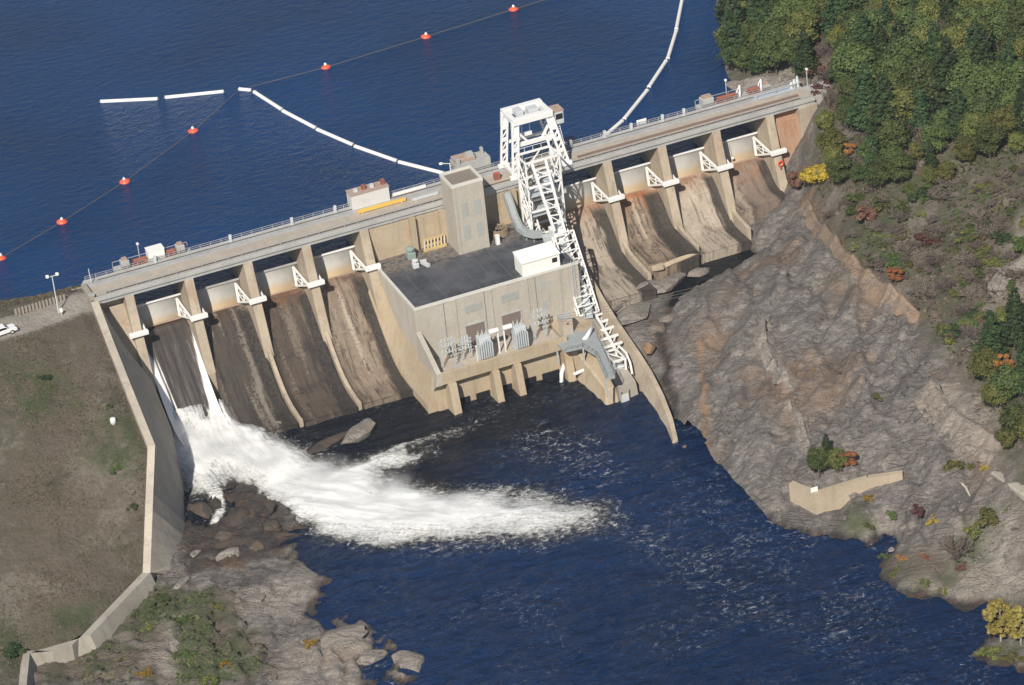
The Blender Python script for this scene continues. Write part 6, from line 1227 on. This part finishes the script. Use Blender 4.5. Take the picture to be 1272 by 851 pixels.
def proto(kind, variant):
    key = (kind, variant)
    if key not in PROTO:
        s = hash(kind) % 1 + {'pine': 100, 'green': 200, 'olive': 300, 'orange': 400, 'yellow': 500, 'bare': 600, 'pale_yellow': 700, 'red': 800}[kind]+variant
        if kind == 'pine': H = 11.5+1.6*variant; PROTO[key] = (crown_pine(s, 3.1+.25*variant, H*.86, H*.16, LEAF['pine'], 7500, .13), trunk_mesh(s, H*.97, .24, M['bark'], 3, .15))
        elif kind == 'bare': PROTO[key] = (twig_mesh(s, 2.6, 5.2, LEAF['bare'], 34, 'crown', 1.8, .06), trunk_mesh(s, 4.6, .13, M['bark_pale'], 4))
        else:
            H = {'green': 9.0, 'olive': 8.0, 'orange': 6.0, 'yellow': 5.0, 'pale_yellow': 9.0, 'red': 4}[kind]+.8*variant; R = {'green': 3.5, 'olive': 3.0, 'orange': 2.2, 'yellow': 2.5, 'pale_yellow': 3.0, 'red': 1.8}[kind]+.2*variant
            PROTO[key] = (crown_round(s, R, H*(.92 if kind == 'pale_yellow' else .80), H*(.02 if kind == 'pale_yellow' else .20), LEAF[kind], 4500 if kind in ('red', 'orange', 'yellow') else 7500, 15 if kind in ('red', 'orange', 'yellow') else (90 if kind == 'pale_yellow' else 46), .125, 2 if kind == 'pale_yellow' else kind in ('red', 'orange', 'yellow')), trunk_mesh(s, H*.8, .2, M['bark'] if kind != 'pale_yellow' else M['bark_pale'], 6))
    return PROTO[key]
NAMES = {'pine': 'pine_tree', 'green': 'broadleaf_tree', 'olive': 'broadleaf_tree', 'orange': 'maple_tree', 'yellow': 'yellow_tree', 'bare': 'bare_tree', 'pale_yellow': 'yellow_tree', 'red': 'red_shrub'}
def tree(kind, variant, P, s, label, group=None, rz=None, name=None, cat='tree'):
    cr, tk = proto(kind, variant); t = thing(name or NAMES[kind], label, cat, tuple(P), random.uniform(0, 6.28) if rz is None else rz, group); t.scale = (s*random.uniform(.92, 1.08), s*random.uniform(.92, 1.08), s)
    for nm, me in (('crown', cr), ('trunk', tk)): o = bpy.data.objects.new(nm, me); COL.objects.link(o); o.parent = t
    return t
# the wood: base points scattered over the slope
wood = [(885, 10), (893, 52), (905, 88), (950, 96), (1000, 98), (1016, 120), (1024, 165), (1040, 228), (1062, 246), (1110, 246), (1160, 238), (1205, 215), (1290, 186), (1345, 150), (1345, -28), (885, -28)]
gap = [(1006, 20), (1022, 20), (1042, 60), (1038, 110), (1016, 130), (1004, 95)]
ZL = [('dark pine of the wood on the reservoir shore', lambda x, y: x < 1010), ('dark pine of the wood near the dam end', lambda x, y: x < 1120), ('dark pine of the wood on the upper slope', lambda x, y: True)]
KW = {'pine': 'dark green pine', 'green': 'mid green round crowned tree', 'olive': 'olive yellow tree', 'orange': 'small orange autumn tree', 'yellow': 'yellow autumn tree', 'bare': 'grey leafless tree'}
pts = []; tries = 0; XY = []
while len(pts) < 285 and tries < 30000:
    tries += 1; x, y = random.uniform(124, 245), random.uniform(-70, 105); z = float(east_rbf(np.array([x]), np.array([y]))[0])
    if z < -6.6: continue
    px, py = pj((x, y, z))
    if not in_poly(np.array([px]), np.array([py]), wood)[0] or (in_poly(np.array([px]), np.array([py]), gap)[0]): continue
    if any((x-a)**2+(y-b)**2 < 3.0**2 for a, b in XY): continue
    if px < 1052 and 98 < py < 235 and random.random() < .72: continue
    XY.append((x, y)); pts.append((x, y, z, px, py))
pts.sort(key=lambda p: -p[1])
for (x, y, z, px, py) in pts:
    r = random.random()
    zone = 'on the reservoir shore' if px < 1008 else ('at the lower edge of the wood' if py > 170 else ('behind the dam end' if px < 1130 else 'high on the wooded slope'))
    if px < 1008: kind = 'pine' if r < .45 else ('olive' if r < .75 else 'green')
    elif py > 165: kind = 'green' if r < .34 else ('olive' if r < .62 else ('orange' if r < .655 else ('bare' if r < .85 else 'pine')))
    else: kind = 'green' if r < .50 else ('pine' if r < .70 else ('olive' if r < .88 else ('orange' if r < .94 else 'bare')))
    s = random.choice([.62, .75, .85, .95, 1.05, 1.18])*random.uniform(.94, 1.06)*(0.74 if py > 185 or (px < 1052 and py > 98) else 1.0)
    tree(kind, random.randrange(2), (x, y, z-.2), s, KW[kind]+' '+zone, KW[kind]+'s '+zone)
for px, py, kind, s, lab in ((1232, 455, 'pine', .95, 'dark pine at the uphill end of the clump above the rock'), (1262, 430, 'pine', 1.0, 'dark pine at the frame edge above the rock clump'), (1225, 478, 'olive', .9, 'olive tree on the rock side of the clump above the outcrop'), (1246, 470, 'orange', .8, 'orange tree among the pines above the rock'),
    (1252, 505, 'green', .9, 'green tree in the middle of the clump above the outcrop'), (1236, 512, 'olive', .85, 'yellow olive tree in front of the middle green tree above the outcrop'), (1276, 490, 'pine', 1.0, 'dark pine cut by the frame in the clump above the outcrop'), (1262, 545, 'green', .8, 'green tree low in the clump above the outcrop'), (1250, 560, 'olive', .6, 'small olive tree at the low end of the clump above the outcrop'), (1285, 560, 'olive', .95, 'olive tree at the frame edge low in the clump')):
    tree(kind, 0, on_east(px, py), s, lab, 'trees in the clump above the rock')
for px, py, kind, s, lab, nm in ((1014, 232, 'yellow', .95, 'bright yellow round tree below the end of the dam', None), (1018, 592, 'green', .62, 'dark green tree leaning over the angled concrete wall', None), (1040, 588, 'olive', .62, 'olive yellow tree behind the angled concrete wall', None), (1053, 583, 'orange', .72, 'orange tree behind the angled concrete wall', None), (1028, 575, 'pine', .5, 'small dark pine behind the angled concrete wall', None),
    (1243, 798, 'pale_yellow', .95, 'pale yellow tree with white stems at the river edge', None), (1268, 800, 'pale_yellow', .85, 'pale yellow tree cut by the frame at the river edge', None), (1113, 352, 'orange', .62, 'small orange tree on the cliff face below the cables', None), (1075, 278, 'red', .9, 'dark red shrub on the slope under the cables', 'red_shrub'), (1140, 642, 'red', .55, 'small dark red shrub on the lower rocks', 'red_shrub'), (990, 236, 'red', 1.0, 'purple red shrub between the last pier and the yellow tree', 'red_shrub')):
    tree(kind, 1 if kind == 'green' else 0, on_east(px, py), s, lab, None, None, nm, 'tree' if nm is None else 'shrub')
# bushes
BUSH = {}
def bush(kind, P, R, H, label, group=None):
    key = (kind, random.randrange(3))
    if key not in BUSH: BUSH[key] = crown_bush(900+len(BUSH), LEAF[kind]) if kind != 'bare' else twig_mesh(950+len(BUSH), 1.0, 1.1, LEAF['bare'], 30, 'bush', 0, .035)
    o = bpy.data.objects.new('bush', BUSH[key]); COL.objects.link(o); o.location = tuple(P); o.scale = (R, R, H); o.rotation_euler = (0, 0, random.uniform(0, 6.28)); return tag(o, label, 'bush', group)
for px, py, kind, R, H, lab in ((1185, 692, 'bare', 3.4, 2.6, 'big grey olive bush on the pale river spit'), (1230, 645, 'olive', 2.6, 2.2, 'broad olive bush below the weathered slab'), (1207, 662, 'olive', 1.8, 1.4, 'yellow green bush next to the big grey bush'), (1183, 582, 'olive', 2.0, 1.8, 'olive bush below the pale outcrop'), (1160, 650, 'yellow', 1.1, 1.3, 'small yellow bush on the lower rocks'),
    (1225, 582, 'yellow', .9, .9, 'little yellow bush at the top of the weathered slab'), (1072, 652, 'olive', 1.3, .8, 'low olive bush below the angled wall'), (1110, 642, 'green', 1.1, .8, 'low green bush on the rock in the lower cove'), (1080, 620, 'yellow', .9, .7, 'low yellow bush at the open end of the angled wall'), (1125, 492, 'pine', 1.0, .9, 'tiny dark green bush on the bare rock'), (1086, 492, 'olive', 1.2, .6, 'flat olive bush on the bare rock'), (1015, 460, 'yellow', .9, .5, 'yellow patch of bush in the middle of the rock'),
    (1100, 692, 'green', .9, .9, 'green bush at the waterside of the cove'), (1150, 690, 'orange', 1.3, .7, 'orange low bush on the pale river spit'), (1120, 694, 'orange', 1.2, .6, 'orange low bush near the cove mouth'), (1192, 708, 'red', 1.2, .7, 'red low bush under the big grey bush'), (1230, 812, 'olive', 2.0, 1.2, 'olive bush below the pale yellow trees'), (1258, 818, 'olive', 1.6, 1.0, 'second olive bush below the pale yellow trees, at the frame side'), (1150, 725, 'olive', 1.0, .8, 'olive bush on the outer rim of the spit'), (1110, 715, 'olive', 1.1, .8, 'olive bush at the tip of the spit'), (1172, 735, 'olive', .9, .7, 'olive bush by the water on the spit')):
    bush(kind, on_east(px, py), R, H, lab)
hb_ = [(1030, 240), (1090, 235), (1272, 205), (1300, 300), (1260, 430), (1205, 455), (1150, 400), (1100, 350), (1050, 300), (1025, 265)]
n = 0; tries = 0
while n < 230 and tries < 5000:
    tries += 1; px, py = random.uniform(1020, 1300), random.uniform(200, 460)
    if not in_poly(np.array([px]), np.array([py]), hb_)[0]: continue
    k = random.choices(['bare', 'green', 'olive', 'pine', 'red'], [.50, .22, .16, .10, .02])[0]; n += 1
    up = 'upper' if py < 300 else 'lower'; s = random.choice([.7, 1.0, 1.3, 1.7, 2.3])*random.uniform(.9, 1.1); nm = {'bare': 'grey leafless bush', 'green': 'green bush', 'olive': 'olive bush', 'pine': 'dark green bush', 'red': 'dark red bush'}[k]
    bush(k, on_east(px, py), s*1.1, s*random.uniform(.45, .8), nm+' on the '+up+' scrubby hillside', nm+'es on the '+up+' hillside')
for px, py, kind, R, H, lab in ((163, 630, 'green', 1.0, .8, 'single dark green bush low on the brown embankment'), (134, 505, 'green', 1.1, .6, 'low green bush near the battered wall'), (57, 470, 'pine', 1.2, .6, 'low dark bush in the middle of the brown embankment'), (100, 345, 'bare', 1.8, 1.5, 'grey bush at the waterside by the road end of the dam'), (60, 360, 'olive', 1.4, 1.0, 'olive bush on the reservoir bank behind the fence'), (30, 366, 'olive', 1.2, .8, 'olive bush on the reservoir bank at the frame side'), (15, 812, 'pine', 1.9, 1.1, 'dark green bush in the corner inside the low cranked wall'), (145, 582, 'green', 1.3, .6, 'low green bush by the bend of the battered wall')):
    bush(kind, on_bank(px, py), R, H, lab)
for px, py, kind, R, H, lab in ((200, 745, 'green', 1.6, .8, 'green bush at the outer side of the wall corner'), (232, 770, 'green', 1.9, 1.0, 'green bush in the middle of the shore thicket'), (238, 815, 'green', 2.0, 1.0, 'green bush low in the shore thicket'), (262, 848, 'olive', 1.6, .9, 'yellow green bush at the lower frame edge'), (180, 838, 'yellow', 1.2, .7, 'yellow bush below the low cranked wall'), (387, 800, 'yellow', 1.1, .7, 'bright yellow bush on the pale shore rock'), (280, 826, 'yellow', .9, .6, 'small yellow bush among the shore rocks'), (185, 780, 'olive', 1.5, .7, 'olive bush just outside the low wall'), (272, 755, 'olive', 1.3, .6, 'olive bush between the two shore rocks')):
    p = at(px, py, -24); z = float(shore_h(np.array([[p[0]]]), np.array([[p[1]]]))[0, 0]); bush(kind, at(px, py, z), R, H, lab)
# dry grass, weeds and scrub nobody could count
def scatter(name, pts, nor, size, mat, label, cat):
    rng = np.random.default_rng(5); o = bpy.data.objects.new(name, quads_mesh(name, leaf_quads(pts, nor, size, rng), mat)); COL.objects.link(o); return tag(o, label, cat, kind='stuff')
rng = np.random.default_rng(12); N = 40000; x = rng.uniform(-62, -6, N); y = rng.uniform(-84, 20, N); k = (fbm(x*.16, y*.16, 4, 77)+rng.uniform(-.15, .15, N) > .52) & ~in_poly(x, y, [(p[0]-1.2, p[1]) for p in cut[:7]]+cut[7:]) & ~in_poly(x, y+1.0, cut) & ~in_poly(x, y-1.2, cut) & ~in_poly(x, y, road_poly); x, y = x[k], y[k]
z = bank_h(x, y); k = z > -7.0*(y > 8)-30*(y <= 8); x, y, z = x[k], y[k], z[k]; n = len(x); nor = rng.normal(size=(n, 3))*.6; nor[:, 2] = 1.2
h_ = n//2
scatter('dry_grass', np.stack([x, y, z+.10], 1)[:h_], nor[:h_], rng.uniform(.05, .15, h_), leaf_mat('dry_grass', (.16, .125, .08), (.22, .18, .12)), 'dry brown grass tufts over the embankment', 'grass')
scatter('green_weeds', np.stack([x, y, z+.10], 1)[h_:], nor[h_:], rng.uniform(.05, .14, n-h_), leaf_mat('weeds', (.075, .075, .036), (.11, .10, .05)), 'low dull green weeds over the embankment', 'weeds')
N = 60000; x = rng.uniform(115, 230, N); y = rng.uniform(-110, 60, N); z0 = east_rbf(x, y); ppx, ppy = pj(np.stack([x, y, z0], 1))
k = (in_poly(ppx, ppy, [(1024, 120), (1016, 235), (1040, 290), (1150, 395), (1200, 470), (1230, 590), (1300, 600), (1300, 0), (1010, 0)]) | in_poly(ppx, ppy, [(1060, 640), (1130, 600), (1300, 600), (1300, 735), (1110, 735), (1090, 690)])) & (fbm(x*.2, y*.2, 4, 78)+rng.uniform(-.15, .15, N) > .50); x, y = x[k], y[k]; z = east_h(x, y); n = len(x)
nor = rng.normal(size=(n, 3))*.7; nor[:, 2] = 1.0; c = fbm(x*.1, y*.1, 3, 79)+rng.uniform(-.1, .1, n) > .5
for m_, nm, mt, lab in ((c, 'brown_scrub', leaf_mat('brown_scrub', (.13, .10, .075), (.19, .145, .11)), 'brown knee-high scrub covering the hillside'), (~c, 'green_scrub', leaf_mat('green_scrub', (.055, .065, .024), (.10, .10, .036)), 'dull green undergrowth covering the hillside')):
    scatter(nm, np.stack([x, y, z+.15], 1)[m_], nor[m_], rng.uniform(.12, .34, n)[m_], mt, lab, 'scrub')

# weeds on the river shore and shrubs in the gap of the wood
thick = lw([((186, 728), (225, 735), (262, 735), (268, 760), (262, 851), (222, 851), (214, 790), (175, 795), (150, 780))])+lw([((262, 790), (335, 800), (330, 840), (262, 851)), ((100, 800), (150, 790), (170, 851), (100, 851))])
N = 26000; N = 15000; x = rng.uniform(-48, 12, N); y = rng.uniform(-112, -52, N); k = np.zeros(N, bool)
wx = x+(fbm(x*.4, y*.4, 3, 15)-.5)*5; wy = y+(fbm(x*.4+9, y*.4, 3, 16)-.5)*5
for P in thick: k |= in_poly(wx, wy, P)
k &= (fbm(x*.3, y*.3, 4, 88)+rng.uniform(-.1, .1, N) > .44) & in_poly(x, y-1.4, cut); x, y = x[k], y[k]; z = shore_h(x, y); n = len(x); nor = rng.normal(size=(n, 3))*.7; nor[:, 2] = 1.0; gsel = fbm(x*.25, y*.25, 3, 90) > .42
for m_, nm, mt, lab in ((gsel, 'green_thicket', leaf_mat('thicket_green', (.055, .085, .026), (.095, .125, .038)), 'dark green thicket on the shore outside the low cranked wall'), (~gsel, 'olive_thicket', leaf_mat('thicket_olive', (.085, .090, .036), (.125, .12, .055)), 'olive brown thicket on the shore outside the low cranked wall')):
    scatter(nm, np.stack([x, y, z+.08], 1)[m_], nor[m_], rng.uniform(.10, .24, n)[m_], mt, lab, 'thicket')
for px, py, kind in ((1012, 50, 'red'), (1024, 70, 'bare'), (1018, 90, 'red'), (1030, 100, 'bare'), (1022, 115, 'red'), (1035, 125, 'bare'), (1010, 75, 'bare'), (1020, 35, 'bare')):
    bush(kind, on_east(px, py), 2.4, 2.0, ('red brown' if kind == 'red' else 'grey leafless')+' bush in the clearing of the wood above the dam end', 'bushes in the clearing')
MC = [(at(px, py, -23.5), r) for px, py, r in ((232, 540, (5, 6, 3.2)), (270, 560, (7, 6, 3.6)), (325, 572, (8, 6, 3.4)), (395, 590, (9, 6, 3.0)), (470, 608, (10, 5.0, 2.2)), (545, 628, (10, 4, 1.6)))]
T = NT('spray'); P = T.pos(); dens = None
for c_, r_ in MC:
    sb = T.n('VectorMath', operation='SUBTRACT'); T.t.links.new(P, sb.inputs[0]); sb.inputs[1].default_value = tuple(c_)
    dv = T.n('VectorMath', operation='DIVIDE'); T.t.links.new(sb.outputs[0], dv.inputs[0]); dv.inputs[1].default_value = r_
    ln = T.n('VectorMath', operation='LENGTH'); T.t.links.new(dv.outputs[0], ln.inputs[0]); g_ = T.ramp(ln.outputs['Value'], 1.0, 0.15); dens = g_ if dens is None else T.math('MAXIMUM', dens, g_)
dens = T.math('MULTIPLY', dens, T.math('MULTIPLY', T.ramp(T.noise(P, 0.28, 4, 0.6, 0.5), 0.30, 0.62), 0.22))
pv = T.n('VolumePrincipled'); pv.inputs['Color'].default_value = (.98, .98, .98, 1); T.put(pv, 'Density', dens); pv.inputs['Anisotropy'].default_value = 0.0; T.t.links.new(pv.outputs[0], T.out.inputs['Volume'])
lo = np.min([np.array(c_)-np.array(r_) for c_, r_ in MC], axis=0); hi = np.max([np.array(c_)+np.array(r_) for c_, r_ in MC], axis=0)
tag(MB().box(lo[0], hi[0], lo[1], hi[1], -27.0, -19.6).build('spray_mist', T.m), 'soft white spray hanging over the plunging water', 'spray', kind='stuff')
# ------------------------------------------------------------------ haze between the aircraft and the ground
hz = MB().box(-330, 420, -600, 330, -34, 312).build('haze', bpy.data.materials.new('haze_air'))
hm = hz.data.materials[0]; hm.use_nodes = True; hm.node_tree.nodes.clear(); vo_ = hm.node_tree.nodes.new('ShaderNodeVolumePrincipled'); oo = hm.node_tree.nodes.new('ShaderNodeOutputMaterial')
vo_.inputs['Color'].default_value = (0.80, 0.87, 1.0, 1); vo_.inputs['Density'].default_value = 0.00005; hm.node_tree.links.new(vo_.outputs[0], oo.inputs['Volume'])
tag(hz, 'thin pale autumn haze between the viewer and the dam', 'haze', kind='stuff')
